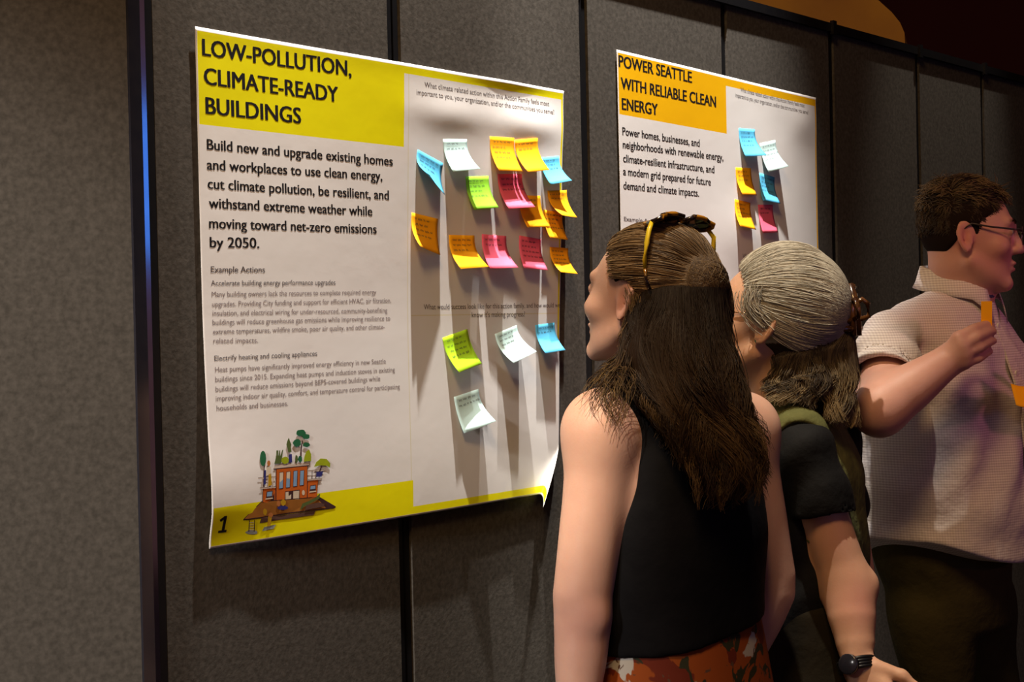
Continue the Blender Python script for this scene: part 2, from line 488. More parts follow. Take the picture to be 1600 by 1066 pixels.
def text_mesh(body, bold=0.0):
    _tc.body = body; _tc.size = 1.0; _tc.offset = bold; _tc.resolution_u = 3
    dg = bpy.context.evaluated_depsgraph_get()
    me = bpy.data.meshes.new_from_object(_to.evaluated_get(dg))
    v = np.array([q.co[:] for q in me.vertices]).reshape(-1, 3)
    f = [tuple(p.vertices) for p in me.polygons]
    bpy.data.meshes.remove(me)
    return v, f


_hv, _ = text_mesh('H'); CAPH = _hv[:, 1].max() - _hv[:, 1].min()


def write(mb, body, left, right, cap_px, surf, bold=0.0, mi=0, slant=0.0, eps=0.00025):
    """one printed line from its left to its right baseline pixel on the partition"""
    v, f = text_mesh(body)
    if len(v) == 0: return
    s0, h0 = onsurf(*left, surf); s1, h1 = onsurf(*right, surf)
    _, hc = onsurf(left[0], left[1] - cap_px, surf)
    cap = hc - h0
    x0, x1 = v[:, 0].min(), v[:, 0].max()
    k = (v[:, 0] - x0) / (x1 - x0)
    yy = v[:, 1] / CAPH
    S = s0 + (s1 - s0) * k + slant * cap * yy
    H = h0 + (h1 - h0) * k + cap * yy
    T = surf(S, H) + eps
    for q, dx in enumerate((0.0,) if bold < 0.004 else (-bold, bold)):     # a heavier face: two strikes side by side
        mb.add([W(a + dx * cap * 2.0, b_, c + q * 0.00004) for a, b_, c in zip(S, H, T)], f, mi)


# ------------------------------------------------------------------ posters
def poster(name, label, corners, cuts_s, cuts_h, region, mats, surf, warp=None, step=0.008):
    """corners: bl br tr tl as (s, h) ; cuts in the poster's own 0..1 frame"""
    bl, br, tr, tl = [np.array(c) for c in corners]
    Wd = br[0] - bl[0]; Hd = tl[1] - bl[1]
    def fill(cuts, L):
        c = sorted(set([0.0, 1.0] + list(cuts))); out = []
        for a, b_ in zip(c[:-1], c[1:]):
            n = max(1, int(round((b_ - a) * L / step))); out += [a + (b_ - a) * i / n for i in range(n)]
        return np.array(out + [1.0])
    U = fill(cuts_s, Wd); V = fill(cuts_h, Hd)
    uu, vv = np.meshgrid(U, V, indexing='ij')
    S = (1 - uu) * (1 - vv) * bl[0] + uu * (1 - vv) * br[0] + uu * vv * tr[0] + (1 - uu) * vv * tl[0]
    H = (1 - uu) * (1 - vv) * bl[1] + uu * (1 - vv) * br[1] + uu * vv * tr[1] + (1 - uu) * vv * tl[1]
    T = surf(S, H)
    pos = W0 + S[..., None] * WA + T[..., None] * WN; pos[..., 2] += H
    if warp is not None: pos = warp(uu, vv, pos)
    nu, nv = len(U), len(V)
    idx = np.arange(nu * nv).reshape(nu, nv)
    f = np.stack([idx[:-1, :-1], idx[1:, :-1], idx[1:, 1:], idx[:-1, 1:]], -1).reshape(-1, 4)
    um = (U[:-1] + U[1:]) / 2; vm = (V[:-1] + V[1:]) / 2
    mi = np.array([[region(a, b_) for b_ in vm] for a in um]).reshape(-1)
    o = obj(name, pos.reshape(-1, 3), f, mats, None, True, mi)
    sm = o.modifiers.new('thickness', 'SOLIDIFY'); sm.thickness = 0.0004; sm.offset = -1
    tag(o, label, 'poster')
    return o


def frame1(s, h):
    return (s - 0.006) / 0.943, (h - 1.153) / 0.832


tip = P(848.5, 793, 3.02)


def warp1(u, v, pos):
    w = np.clip(((u - 0.935) / 0.065 + (0.11 - v) / 0.11 - 1.0), 0, 1)
    w = w ** 1.3
    corner = pos[-1, 0].copy()
    return pos + w[..., None] * (tip - corner)


def reg1(u, v):
    if u < 0.004 or u > 0.9975 or v > 0.993 or v < 0.004: return 0
    if v > 0.814 and u < 0.502: return 1
    if v > 0.977: return 1
    if u < 0.5195 and v < 0.078: return 1
    if v < 0.020: return 1
    if u > 0.992 and v > 0.35: return 1
    if 0.5135 < u < 0.5155: return 2
    if 0.525 < u < 0.99 and 0.44 < v < 0.4425: return 2
    return 0


poster1 = poster('poster', 'large white poster with yellow heading about low-pollution climate-ready buildings, stuck with many notes',
                 [onsurf(327, 858, surf1), onsurf(872, 767.5, surf1), (0.949, 1.980), (0.006, 1.987)],
                 [0.004, 0.502, 0.5135, 0.5155, 0.5195, 0.525, 0.99, 0.992, 0.9975],
                 [0.004, 0.020, 0.078, 0.35, 0.44, 0.4425, 0.814, 0.977, 0.993], reg1, [M['paper'], M['yellow'], M['crease']], surf1, warp1)


def reg2(u, v):
    if u < 0.005 or u > 0.997 or v > 0.993 or v < 0.004: return 0
    if v > 0.835 and u < 0.502: return 1
    if v > 0.972: return 1
    if u < 0.52 and v < 0.078: return 1
    if v < 0.02: return 1
    if u > 0.990: return 1
    return 0


poster2 = poster('poster', 'white poster with amber heading about powering Seattle, behind the heads of two women',
                 [(1.134, 1.25), (1.99, 1.25), (1.990, 2.068), (1.1335, 2.0875)],
                 [0.005, 0.502, 0.52, 0.990, 0.997], [0.004, 0.02, 0.078, 0.835, 0.972, 0.993], reg2, [M['paper'], M['amber']], surf2)

def block(name, parent, surf, cap, ink, bold, rows):
    b = MB()
    for body, l, r in rows: write(b, body, l, r, cap, surf, bold)
    b.build(name, M[ink], parent)


block('heading_text', poster1, surf1, 25.8, 'ink', 0.022, (('LOW-POLLUTION,', (316.6, 86.3), (548.5, 119)), ('CLIMATE-READY', (319.3, 131.3), (528, 159.5)), ('BUILDINGS', (322, 177.5), (470, 193))))
block('summary_text', poster1, surf1, 16.2, 'ink', 0.018, (
    ('Build new and upgrade existing homes', (323.6, 233.3), (613.4, 259)), ('and workplaces to use clean energy,', (323.6, 264.8), (597, 282)),
    ('cut climate pollution, be resilient, and', (324.8, 294.6), (607.3, 312.1)), ('withstand extreme weather while', (326.6, 325), (581.4, 337.3)),
    ('moving toward net-zero emissions', (327, 356.5), (588.2, 365)), ('by 2050.', (328.1, 386.4), (404.7, 387.5))))
block('subheading_text', poster1, surf1, 9.3, 'ink_mid', 0.010, (('Example Actions', (329.5, 425.6), (413.7, 425.6)),))
block('subheading_text', poster1, surf1, 8.2, 'ink_mid', 0.002, (('Accelerate building energy performance upgrades', (329.5, 446.3), (524, 445)),))
block('subheading_text', poster1, surf1, 8.2, 'ink_mid', 0.002, (('Electrify heating and cooling appliances', (335, 564), (495.4, 556)),))
block('paragraph_text', poster1, surf1, 8.2, 'ink_soft', 0.0, (
    ('Many building owners lack the resources to complete required energy', (330.7, 463.9), (587.6, 459.8)),
    ('upgrades. Providing City funding and support for efficient HVAC, air filtration,', (331.5, 479.3), (611, 473)),
    ('insulation, and electrical wiring for under-resourced, community-benefiting', (332, 493.4), (605, 488.3)),
    ('buildings will reduce greenhouse gas emissions while improving resilience to', (332, 507.8), (609.5, 500.7)),
    ('extreme temperatures, wildfire smoke, poor air quality, and other climate-', (332.7, 522.4), (600.7, 514)),
    ('related impacts.', (333.2, 536.6), (403, 535.4))))
block('paragraph_text', poster1, surf1, 8.2, 'ink_soft', 0.0, (
    ('Heat pumps have significantly improved energy efficiency in new Seattle', (336, 581.7), (602.7, 567.8)),
    ('buildings since 2015. Expanding heat pumps and induction stoves in existing', (336.3, 596.8), (616.8, 581)),
    ('buildings will reduce emissions beyond BEPS-covered buildings while', (336.8, 612.2), (594, 595)),
    ('improving indoor air quality, comfort, and temperature control for participating', (337.3, 626.8), (624.6, 607.3)),
    ('households and businesses.', (338.5, 642), (450, 634))))
Q1 = 'What climate related action within this Action Family feels most'
Q2 = 'important to you, your organization, and/or the communities you serve?'
Q3 = 'What would success look like for this action family, and how would we'
Q4 = "know it's making progress?"
block('question_text', poster1, surf1, 8.2, 'ink_mid', 0.002, ((Q1, (663.5, 136), (858, 166)), (Q2, (651, 147.5), (866, 179))))
block('question_text', poster1, surf1, 8.2, 'ink_mid', 0.002, ((Q3, (662.3, 483.8), (874.8, 480.4)), (Q4, (737, 496), (820.4, 494.7))))
block('heading_text', poster2, surf2, 18, 'ink', 0.024, (('POWER SEATTLE', (967, 104), (1080.7, 129.3)),))
block('heading_text', poster2, surf2, 18, 'ink', 0.024, (('WITH RELIABLE CLEAN', (970.5, 138.8), (1118.5, 167.6)),))
block('heading_text', poster2, surf2, 18, 'ink', 0.024, (('ENERGY', (972, 171), (1027.5, 180)),))
block('summary_text', poster2, surf2, 12.2, 'ink', 0.016, (
    ('Power homes, businesses, and', (972.6, 210.8), (1093, 229.3)), ('neighborhoods with renewable energy,', (973.3, 231.5), (1130, 251.3)),
    ('climate-resilient infrastructure, and', (973.8, 253.2), (1116, 270.5)), ('a modern grid prepared for future', (973.8, 273.4), (1110.6, 290)),
    ('demand and climate impacts.', (974.2, 295.6), (1092, 307.3))))
block('subheading_text', poster2, surf2, 6.5, 'ink_mid', 0.004, (('Example Actions', (975, 345), (1032, 350)),))
block('question_text', poster2, surf2, 6.5, 'ink_mid', 0.0, ((Q1, (1157, 143), (1257, 168)), (Q2, (1149, 151.5), (1263, 179))))
block('question_text', poster2, surf2, 6.5, 'ink_mid', 0.0, ((Q3, (1160, 403), (1279, 404.5)), (Q4, (1192, 412), (1240, 412))))
# the slanted page number with its foot and flag
b = MB()
def ink_shape(mb, pts):
    sh = [onsurf(x, y, surf1) for x, y in pts]; S = np.array([q[0] for q in sh]); H = np.array([q[1] for q in sh])
    mb.add([W(a, c, d) for a, c, d in zip(S, H, surf1(S, H) + 0.0004)], [tuple(range(len(pts)))])
ink_shape(b, [(340.3, 833.2), (353.2, 831.6), (353.9, 828.0), (350.4, 828.4), (354.9, 806.2), (350.8, 806.6), (342.9, 812.6), (344.6, 815.8), (349.2, 812.4), (346.0, 828.9), (340.9, 829.5)])
b.build('number_text', M['ink'], poster1)

# houseboat picture printed on the yellow poster: flat patches of ink, pixel outlines taken to the paper
IC = {'wall': (0.50, 0.105, 0.012), 'line': (0.05, 0.02, 0.02), 'roof': (0.52, 0.42, 0.34), 'glass': (0.20, 0.33, 0.50), 'cream': (0.62, 0.52, 0.38),
      'deck': (0.30, 0.115, 0.02), 'shade': (0.10, 0.05, 0.035), 'leaf': (0.02, 0.12, 0.05), 'lime': (0.30, 0.36, 0.01), 'fern': (0.08, 0.11, 0.03),
      'pot': (0.03, 0.03, 0.16), 'water': (0.26, 0.28, 0.27), 'skin': (0.42, 0.15, 0.04), 'gold': (0.45, 0.26, 0.01)}
ikeys = list(IC); imats = [mat('print_' + k, IC[k], 0.55, spec=0.2, noise=(60, tuple(0.85 * c for c in IC[k]), 0.2)) for k in ikeys]
im = MB(); _lay = [0]


def patch(key, pts, o=(380, 650), sc_=5.33):
    _lay[0] += 1
    sh = [onsurf(o[0] + x / sc_, o[1] + y / sc_, surf1) for x, y in pts]
    S = np.array([a for a, _ in sh]); H = np.array([b_ for _, b_ in sh])
    T = surf1(S, H) + 0.0004 + 0.00001 * _lay[0]
    im.add([W(a, b_, c) for a, b_, c in zip(S, H, T)], [tuple(range(len(pts)))], ikeys.index(key))


def blob(key, cx, cy, rx, ry, n=14, wob=0.0, **kw):
    patch(key, [(cx + rx * (1 + wob * math.sin(5 * a + cx)) * math.cos(a), cy + ry * (1 + wob * math.cos(4 * a + cy)) * math.sin(a)) for a in [2 * math.pi * i / n for i in range(n)]][::-1], **kw)


patch('shade', [(135, 895), (300, 865), (585, 825), (600, 790), (150, 850)])
patch('line', [(0, 872), (160, 850), (400, 812), (765, 768), (770, 755), (630, 672), (150, 712), (0, 860)])
patch('deck', [(4, 862), (160, 840), (400, 802), (760, 758), (628, 680), (152, 718)])
blob('water', 68, 970, 50, 18, wob=0.1); patch('water', [(155, 960), (175, 925), (272, 905), (250, 940)])
for x in (42, 86): patch('line', [(x, 965), (x + 7, 965), (x + 12, 870), (x + 5, 870)])
for y in (885, 905, 925, 945): patch('cream', [(50, y + 8), (86, y + 6), (88, y), (52, y + 2)])
patch('line', [(158, 722), (268, 705), (268, 590), (160, 605)]); patch('wall', [(163, 718), (245, 730), (266, 700), (266, 595), (165, 609)])
patch('line', [(532, 690), (612, 680), (626, 530), (532, 540)]); patch('wall', [(536, 690), (610, 676), (622, 535), (536, 545)])
patch('line', [(268, 720), (532, 700), (535, 412), (270, 440)]); patch('wall', [(275, 716), (528, 697), (531, 418), (276, 446)])
patch('roof', [(250, 440), (545, 410), (558, 385), (262, 415)]); patch('line', [(250, 447), (545, 417), (545, 410), (250, 440)])
for x0, y0, yb in ((298, 470, 605), (356, 465, 597), (415, 458, 588), (470, 455, 578)):
    patch('line', [(x0 - 3, yb + 4), (x0 + 33, yb), (x0 + 37, y0 - 4), (x0 + 1, y0)])
    patch('glass' if x0 > 400 else 'cream', [(x0, yb), (x0 + 29, yb - 4), (x0 + 33, y0), (x0 + 4, y0 + 4)])
    patch('glass', [(x0, yb), (x0 + 29, yb - 4), (x0 + 31, y0 + 60), (x0 + 4, y0 + (85 if x0 < 300 else 55))])
patch('line', [(343, 722), (468, 706), (468, 615), (345, 630)])
patch('cream', [(350, 718), (396, 712), (398, 630), (350, 636)]); patch('cream', [(414, 710), (462, 703), (464, 622), (415, 628)])
blob('cream', 499, 640, 12, 22); patch('line', [(188, 690), (240, 682), (244, 622), (192, 630)]); patch('glass', [(195, 672), (236, 667), (239, 630), (197, 636)])
patch('cream', [(182, 698), (245, 690), (243, 680), (184, 687)]); patch('line', [(550, 632), (602, 624), (602, 572), (556, 580)]); patch('glass', [(556, 612), (598, 606), (598, 580), (560, 586)])
patch('cream', [(548, 640), (606, 632), (604, 622), (552, 628)])
for y, x0, x1 in ((515, 122, 268), (598, 135, 268), (455, 535, 668), (528, 535, 655)):
    patch('roof', [(x0, y + 12), (x1, y + 2), (x1, y - 10), (x0, y)]); patch('line', [(x0, y + 2), (x1, y - 8), (x1, y - 11), (x0, y - 1)])
for x in (150, 200, 240): patch('roof', [(x, 595), (x + 9, 594), (x + 10, 510), (x + 1, 511)])
for x in (568, 600): patch('line', [(x, 525), (x + 5, 524), (x + 6, 455), (x + 1, 456)])
patch('line', [(163, 590), (172, 590), (176, 410), (168, 410)]); blob('leaf', 162, 354, 26, 64)
blob('skin', 210, 395, 14, 24); patch('cream', [(185, 500), (225, 490), (230, 420), (195, 430)]); patch('gold', [(205, 590), (235, 575), (230, 480), (208, 485)]); patch('pot', [(166, 575), (185, 570), (188, 450), (172, 455)])
for x, y, dx in ((285, 400, -12), (300, 395, 22), (270, 400, 12), (292, 400, 4)): patch('fern', [(x - 14, y), (x + 14, y - 3), (x + dx + 8, y - 115), (x + dx, y - 110)])
blob('lime', 347, 370, 34, 30, wob=0.06); patch('pot', [(375, 390), (405, 386), (402, 318), (376, 322)])
patch('fern', [(372, 305), (400, 300), (394, 262), (398, 240), (388, 215), (376, 180), (362, 215), (356, 240), (366, 268)])
patch('line', [(470, 380), (482, 380), (484, 260), (494, 205), (486, 205), (474, 265)])
blob('leaf', 478, 142, 40, 28, wob=0.08); blob('leaf', 520, 172, 30, 22, wob=0.08); blob('leaf', 445, 225, 34, 32, wob=0.1); blob('leaf', 522, 240, 30, 20, wob=0.08)
blob('fern', 440, 360, 12, 34, wob=0.1); blob('leaf', 470, 360, 18, 26, wob=0.1); patch('lime', [(500, 382), (562, 376), (562, 320), (545, 278), (520, 300), (505, 345)])
patch('line', [(625, 470), (633, 470), (655, 415), (648, 412)]); patch('lime', [(586, 425), (640, 412), (690, 415), (718, 432), (722, 395), (690, 358), (640, 355), (605, 385)])
patch('pot', [(605, 510), (648, 505), (662, 462), (606, 468)])
patch('fern', [(465, 790), (505, 755), (630, 690), (638, 645), (600, 680), (540, 710), (490, 730)]); patch('shade', [(510, 785), (670, 755), (672, 735), (625, 720), (520, 745)])
blob('pot', 325, 765, 45, 18); blob('gold', 330, 722, 22, 26, wob=0.1); blob('gold', 178, 800, 16, 28, wob=0.1); patch('gold', [(195, 922), (222, 918), (236, 835), (205, 835)]); blob('skin', 225, 825, 20, 20); blob('skin', 290, 730, 16, 24, wob=0.1)
im.build('houseboat_picture', imats, poster1)
col.objects.unlink(_to); bpy.data.objects.remove(_to); bpy.data.curves.remove(_tc)

# ------------------------------------------------------------------ sticky notes
nrng = random.Random(11)


def note(surf, kind, tl, tr, bl, br, label, group, lift=0.0006, size=0.074):
    """a square note stuck by its top edge; its foot curls out by as much as the photo shows"""
    n = 9
    (sa, ha), (sb, hb) = onsurf(*tl, surf), onsurf(*tr, surf)
    A = np.array([sa, ha]); B = np.array([sb, hb])
    d = B - A; L = np.linalg.norm(d); d /= L
    size = max(0.060, min(0.078, L)) if L > 0.05 else 0.066
    A = (A + B) / 2 - d * size / 2; B = A + d * size
    dn = np.array([d[1], -d[0]])
    if dn[1] > 0: dn = -dn
    tt = []
    for corner, q in ((A, bl), (B, br)):
        best = None
        for k in range(0, 62):
            t = k * 0.001
            # the paper keeps its length: the further the foot lifts, the less far down it reaches
            Lh = math.sqrt(max(size ** 2 - (t * 1.05) ** 2, 1e-6))
            f = corner + dn * Lh
            p = W(f[0], f[1], t + float(surf(f[0], f[1]))) - EYE
            z = p @ _fw
            e = (CX + FPX * (p @ _r) / z - q[0]) ** 2 + 0.5 * (CY - FPX * (p @ _u) / z - q[1]) ** 2
            if best is None or e < best[0]: best = (e, t)
        tt.append(min(best[1], 0.055))
    V = []
    for i in range(n + 1):
        w = i / n
        for j in range(n + 1):
            u = j / n
            t_end = tt[0] * (1 - u) + tt[1] * u
            # arc: flat for the glued quarter and then lifting
            x = max(0.0, (w - 0.18) / 0.82)
            t = t_end * x ** 1.9
            Lh = math.sqrt(max(size ** 2 - (t_end * 1.05) ** 2, 1e-6))
            f = A * (1 - u) + B * u + dn * Lh * (w + (w * (1 - w)) * 0.25 * (1 - Lh / size))
            V.append((f[0], f[1], t))
    V = np.array(V)
    base = np.maximum(surf(V[:, 0], V[:, 1]), 0.0)
    pos = W0 + V[:, :1] * WA + (V[:, 2] + base + lift)[:, None] * WN; pos[:, 2] += V[:, 1]
    f = [(i * (n + 1) + j, (i + 1) * (n + 1) + j, (i + 1) * (n + 1) + j + 1, i * (n + 1) + j + 1) for i in range(n) for j in range(n)]
    o = obj('sticky_note', pos, f, NOTE[kind], None, True)
    m = o.modifiers.new('thickness', 'SOLIDIFY'); m.thickness = 0.0002; m.offset = -1
    tag(o, label, 'sticky note', group)
    # hand-written scribble
    grid = pos.reshape(n + 1, n + 1, 3)
    def at(u, w):
        x = min(max(u, 0), 0.999) * n; y = min(max(w, 0), 0.999) * n
        i, j = int(y), int(x); a, b_ = y - i, x - j
        return grid[i, j] * (1 - a) * (1 - b_) + grid[i + 1, j] * a * (1 - b_) + grid[i, j + 1] * (1 - a) * b_ + grid[i + 1, j + 1] * a * b_
    b_ = MB()
    up = -(dn[0] * WA + np.array([0, 0, dn[1]]))
    for ln in range(nrng.choice((2, 3, 4))):
        w0 = 0.14 + ln * 0.15; u = 0.1 + nrng.random() * 0.06; end = 0.6 + nrng.random() * 0.3
        while u < end:
            k = nrng.randint(4, 8); pl = []
            for q in range(k):
                pl.append(at(u + q * 0.022, w0 + (0.035 if q % 2 else -0.03) * nrng.uniform(0.5, 1.1)) + WN * 0.0005)
            for p0, p1 in zip(pl[:-1], pl[1:]):
                dd = p1 - p0; side = np.cross(dd, WN); side = side / (np.linalg.norm(side) + 1e-9) * 0.00028
                b_.add([p0 - side, p1 - side, p1 + side, p0 + side], [(0, 1, 2, 3)])
            u += k * 0.022 + 0.03
    b_.build('handwriting', M['pen'], o)
    return o


G1 = 'sticky notes on the yellow poster'
G2 = 'sticky notes on the amber poster'
for spec in (
    (surf1, 'blue', (652.5, 233.5), (692, 255), (689, 308), (697, 310), 'blue sticky note curled to a point, leftmost in the top row of the yellow poster', G1),
    (surf1, 'aqua', (692, 217.5), (729, 217.5), (711, 276), (752, 268), 'pale aqua sticky note in the top row, right of the curled blue one', G1),
    (surf1, 'orange', (765, 213), (803, 215.5), (781, 271), (818, 273), 'orange sticky note at the top, left of an overlapping orange pair', G1),
    (surf1, 'orange', (803, 219), (839, 216), (826, 275), (859, 269), 'orange sticky note at the top, right of an overlapping orange pair', G1, 0.0022),
    (surf1, 'blue', (846, 246), (871, 244), (864.5, 302), (898, 291), 'blue sticky note at the right edge of the yellow poster, tucked below the orange pair', G1),
    (surf1, 'green', (727, 276), (763, 275), (743, 337), (781, 331), 'green sticky note in the upper middle of the yellow poster', G1),
    (surf1, 'pink', (777, 272), (815, 272), (796, 329), (835, 320), 'pink sticky note directly under the overlapping orange pair', G1),
    (surf1, 'orange', (810, 305), (844, 306), (823, 352), (861, 359), 'orange sticky note partly behind the pink note under the orange pair', G1),
    (surf1, 'orange', (855, 298), (885, 297), (880, 339), (902, 340), 'orange sticky note poking out below the blue note at the poster edge', G1),
    (surf1, 'orange', (849, 328), (877, 332), (862, 385), (890, 388), 'orange sticky note in the middle of the stack down the poster right edge', G1, 0.0016),
    (surf1, 'orange', (859, 386), (885, 388), (880, 438), (906, 440), 'orange sticky note at the bottom of the stack down the poster right edge', G1, 0.0026),
    (surf1, 'orange', (643, 332), (684, 342), (660, 395), (689, 404), 'orange sticky note at the far left of the third row, tilted', G1),
    (surf1, 'orange', (701, 367), (741, 368), (721, 423), (765, 419), 'orange sticky note left of the two lower pink notes', G1),
    (surf1, 'pink', (752, 366), (790, 369), (766, 423), (811, 423), 'pink sticky note half lit, right of the lower orange note', G1, 0.0016),
    (surf1, 'pink', (811, 368), (845, 374), (820, 426), (858, 431), 'dark pink sticky note in shadow, rightmost of the lower pink pair', G1),
    (surf1, 'lime', (691, 528), (730, 514), (718, 585), (753, 569), 'lime green tilted sticky note in the lower half of the yellow poster', G1),
    (surf1, 'aqua', (773, 522), (807, 508), (805, 573), (840, 552), 'pale aqua tilted sticky note between lime green and blue ones in the lower half', G1),
    (surf1, 'blue', (836, 508), (866, 504), (855, 563), (886, 557), 'blue sticky note in the lower half at the right edge of the yellow poster', G1),
    (surf1, 'aqua', (709, 620.5), (747, 608), (725, 683), (774, 656), 'pale aqua sticky note on its own, lowest on the yellow poster', G1),
    (surf2, 'blue', (1154, 200), (1179, 202), (1165, 244), (1197, 240), 'light blue sticky note topmost on the amber poster', G2),
    (surf2, 'aqua', (1187, 224), (1211, 219), (1201, 268), (1230, 253), 'pale aqua sticky note at the top right of the notes on the amber poster', G2),
    (surf2, 'orange', (1149, 261.6), (1173, 262.7), (1161, 308), (1183, 309), 'orange sticky note below the topmost blue one on the amber poster', G2),
    (surf2, 'blue', (1186.6, 270), (1210, 277), (1192, 315), (1219, 317), 'blue sticky note in the middle of the right column on the amber poster', G2),
    (surf2, 'orange', (1147.6, 311), (1172, 317), (1157, 357), (1182, 362), 'orange sticky note at the bottom left of the notes on the amber poster', G2),
    (surf2, 'pink', (1184, 320), (1207, 320), (1192, 365), (1216, 366), 'pink sticky note at the bottom right of the notes on the amber poster', G2)):
    note(*spec)
#PEOPLE
# ------------------------------------------------------------------ organic surfaces (distance fields meshed once)
f32 = np.float32


def nrm(v):
    v = np.asarray(v, float); return v / np.linalg.norm(v)


class Field:
    def __init__(s, lo, hi, h):
        s.h = h; s.lo = np.asarray(lo, float)
        n = np.ceil((np.asarray(hi, float) - s.lo) / h).astype(int) + 1
        s.ax = [(s.lo[i] + h * np.arange(n[i])).astype(f32) for i in range(3)]
        s.F = np.full(tuple(n), 1.0, dtype=f32)

    def sub(s, lo, hi):
        sl = []
        for i in range(3):
            a = int(np.clip(math.floor((lo[i] - s.lo[i]) / s.h), 0, len(s.ax[i]) - 1))
            b = int(np.clip(math.ceil((hi[i] - s.lo[i]) / s.h) + 1, a + 1, len(s.ax[i])))
            sl.append(slice(a, b))
        sl = tuple(sl)
        return sl, s.ax[0][sl[0]][:, None, None], s.ax[1][sl[1]][None, :, None], s.ax[2][sl[2]][None, None, :]

    def put(s, lo, hi, fn, k=0.01, mode='add'):
        pad = max(k, 3 * s.h) + 0.004
        sl, X, Y, Z = s.sub(np.asarray(lo) - pad, np.asarray(hi) + pad)
        if min(s.F[sl].shape) == 0: return
        d = fn(X, Y, Z).astype(f32)
        A = s.F[sl]
        if mode == 'add':
            g = np.clip(0.5 + 0.5 * (d - A) / k, 0, 1)
            s.F[sl] = d + (A - d) * g - k * g * (1 - g)
        elif mode == 'cut':
            d = -d
            g = np.clip(0.5 - 0.5 * (d - A) / k, 0, 1)
            s.F[sl] = d + (A - d) * g + k * g * (1 - g)
        elif mode == 'disp':
            s.F[sl] = A + d

    def cap(s, a, b, ra, rb, k=0.015, mode='add', flat=None):
        a = np.asarray(a, float); b = np.asarray(b, float); R = max(ra, rb)
        def fn(X, Y, Z):
            px, py, pz = X - a[0], Y - a[1], Z - a[2]
            ba = b - a
            sc_ = 1.0
            if flat is not None:
                e, fct = flat; e = nrm(e); q = (1 / fct - 1)
                de = px * e[0] + py * e[1] + pz * e[2]
                px = px + q * de * e[0]; py = py + q * de * e[1]; pz = pz + q * de * e[2]
                ba = ba + q * (ba @ e) * e; sc_ = min(1.0, fct) ** 0.5
            L = ba @ ba
            t = np.clip((px * ba[0] + py * ba[1] + pz * ba[2]) / max(L, 1e-9), 0, 1)
            return (np.sqrt((px - t * ba[0]) ** 2 + (py - t * ba[1]) ** 2 + (pz - t * ba[2]) ** 2) - (ra + (rb - ra) * t)) * sc_
        s.put(np.minimum(a, b) - R, np.maximum(a, b) + R, fn, k, mode)

    def chain(s, pts, rad, k=0.015, mode='add', flat=None):
        pts = [np.asarray(p, float) for p in pts]; R = max(rad)
        def fn(X, Y, Z):
            best = None
            for i in range(len(pts) - 1):
                a, b, ra, rb = pts[i], pts[i + 1], rad[i], rad[i + 1]
                px, py, pz = X - a[0], Y - a[1], Z - a[2]; ba = b - a; sc_ = 1.0
                if flat is not None:
                    e, fct = flat; e = nrm(e); q = (1 / fct - 1); de = px * e[0] + py * e[1] + pz * e[2]
                    px = px + q * de * e[0]; py = py + q * de * e[1]; pz = pz + q * de * e[2]
                    ba = ba + q * (ba @ e) * e; sc_ = min(1.0, fct) ** 0.5
                t = np.clip((px * ba[0] + py * ba[1] + pz * ba[2]) / max(ba @ ba, 1e-9), 0, 1)
                t2 = t * t * (3 - 2 * t) * 0.5 + t * 0.5
                d = (np.sqrt((px - t * ba[0]) ** 2 + (py - t * ba[1]) ** 2 + (pz - t * ba[2]) ** 2) - (ra + (rb - ra) * t2)) * sc_
                best = d if best is None else np.minimum(best, d)
            return best
        s.put(np.min(pts, 0) - R, np.max(pts, 0) + R, fn, k, mode)

    def ell(s, c, r, R=None, k=0.015, mode='add'):
        c = np.asarray(c, float); r = np.asarray(r, float); R = np.eye(3) if R is None else R
        m = max(r)
        def fn(X, Y, Z):
            x, y, z = X - c[0], Y - c[1], Z - c[2]
            u = [x * R[0, i] + y * R[1, i] + z * R[2, i] for i in range(3)]
            k0 = np.sqrt(sum((u[i] / r[i]) ** 2 for i in range(3))); k1 = np.sqrt(sum((u[i] / r[i] ** 2) ** 2 for i in range(3)))
            return k0 * (k0 - 1) / np.maximum(k1, 1e-6)
        s.put(c - m, c + m, fn, k, mode)

    def local(s, o, R, lo, hi, fn, k=0.01, mode='add'):
        """fn in the frame with origin o and axes the columns of R"""
        cs = np.array([[x, y, z] for x in (lo[0], hi[0]) for y in (lo[1], hi[1]) for z in (lo[2], hi[2])]) @ R.T + o
        def g(X, Y, Z):
            x, y, z = X - o[0], Y - o[1], Z - o[2]
            return fn(*[x * R[0, i] + y * R[1, i] + z * R[2, i] for i in range(3)])
        s.put(cs.min(0), cs.max(0), g, k, mode)

    def loft(s, rows, ex, k=0.02, mode='add', p=2.3, grow=0.0):
        """rows from the bottom: z, centre x, centre y, half width along ex, half depth across it"""
        rows = np.array(rows, float); ex = nrm(ex); ey = np.array([-ex[1], ex[0], 0])
        zi = np.linspace(rows[0, 0], rows[-1, 0], 60)
        def smooth(c):
            q = np.interp(zi, rows[:, 0], c)
            for _ in range(8): q[1:-1] = 0.25 * q[:-2] + 0.5 * q[1:-1] + 0.25 * q[2:]
            return q
        C = [smooth(rows[:, i]) for i in range(1, 5)]
        m = rows[:, 3:5].max() + grow
        lo = np.array([rows[:, 1].min() - m, rows[:, 2].min() - m, rows[0, 0]]); hi = np.array([rows[:, 1].max() + m, rows[:, 2].max() + m, rows[-1, 0]])
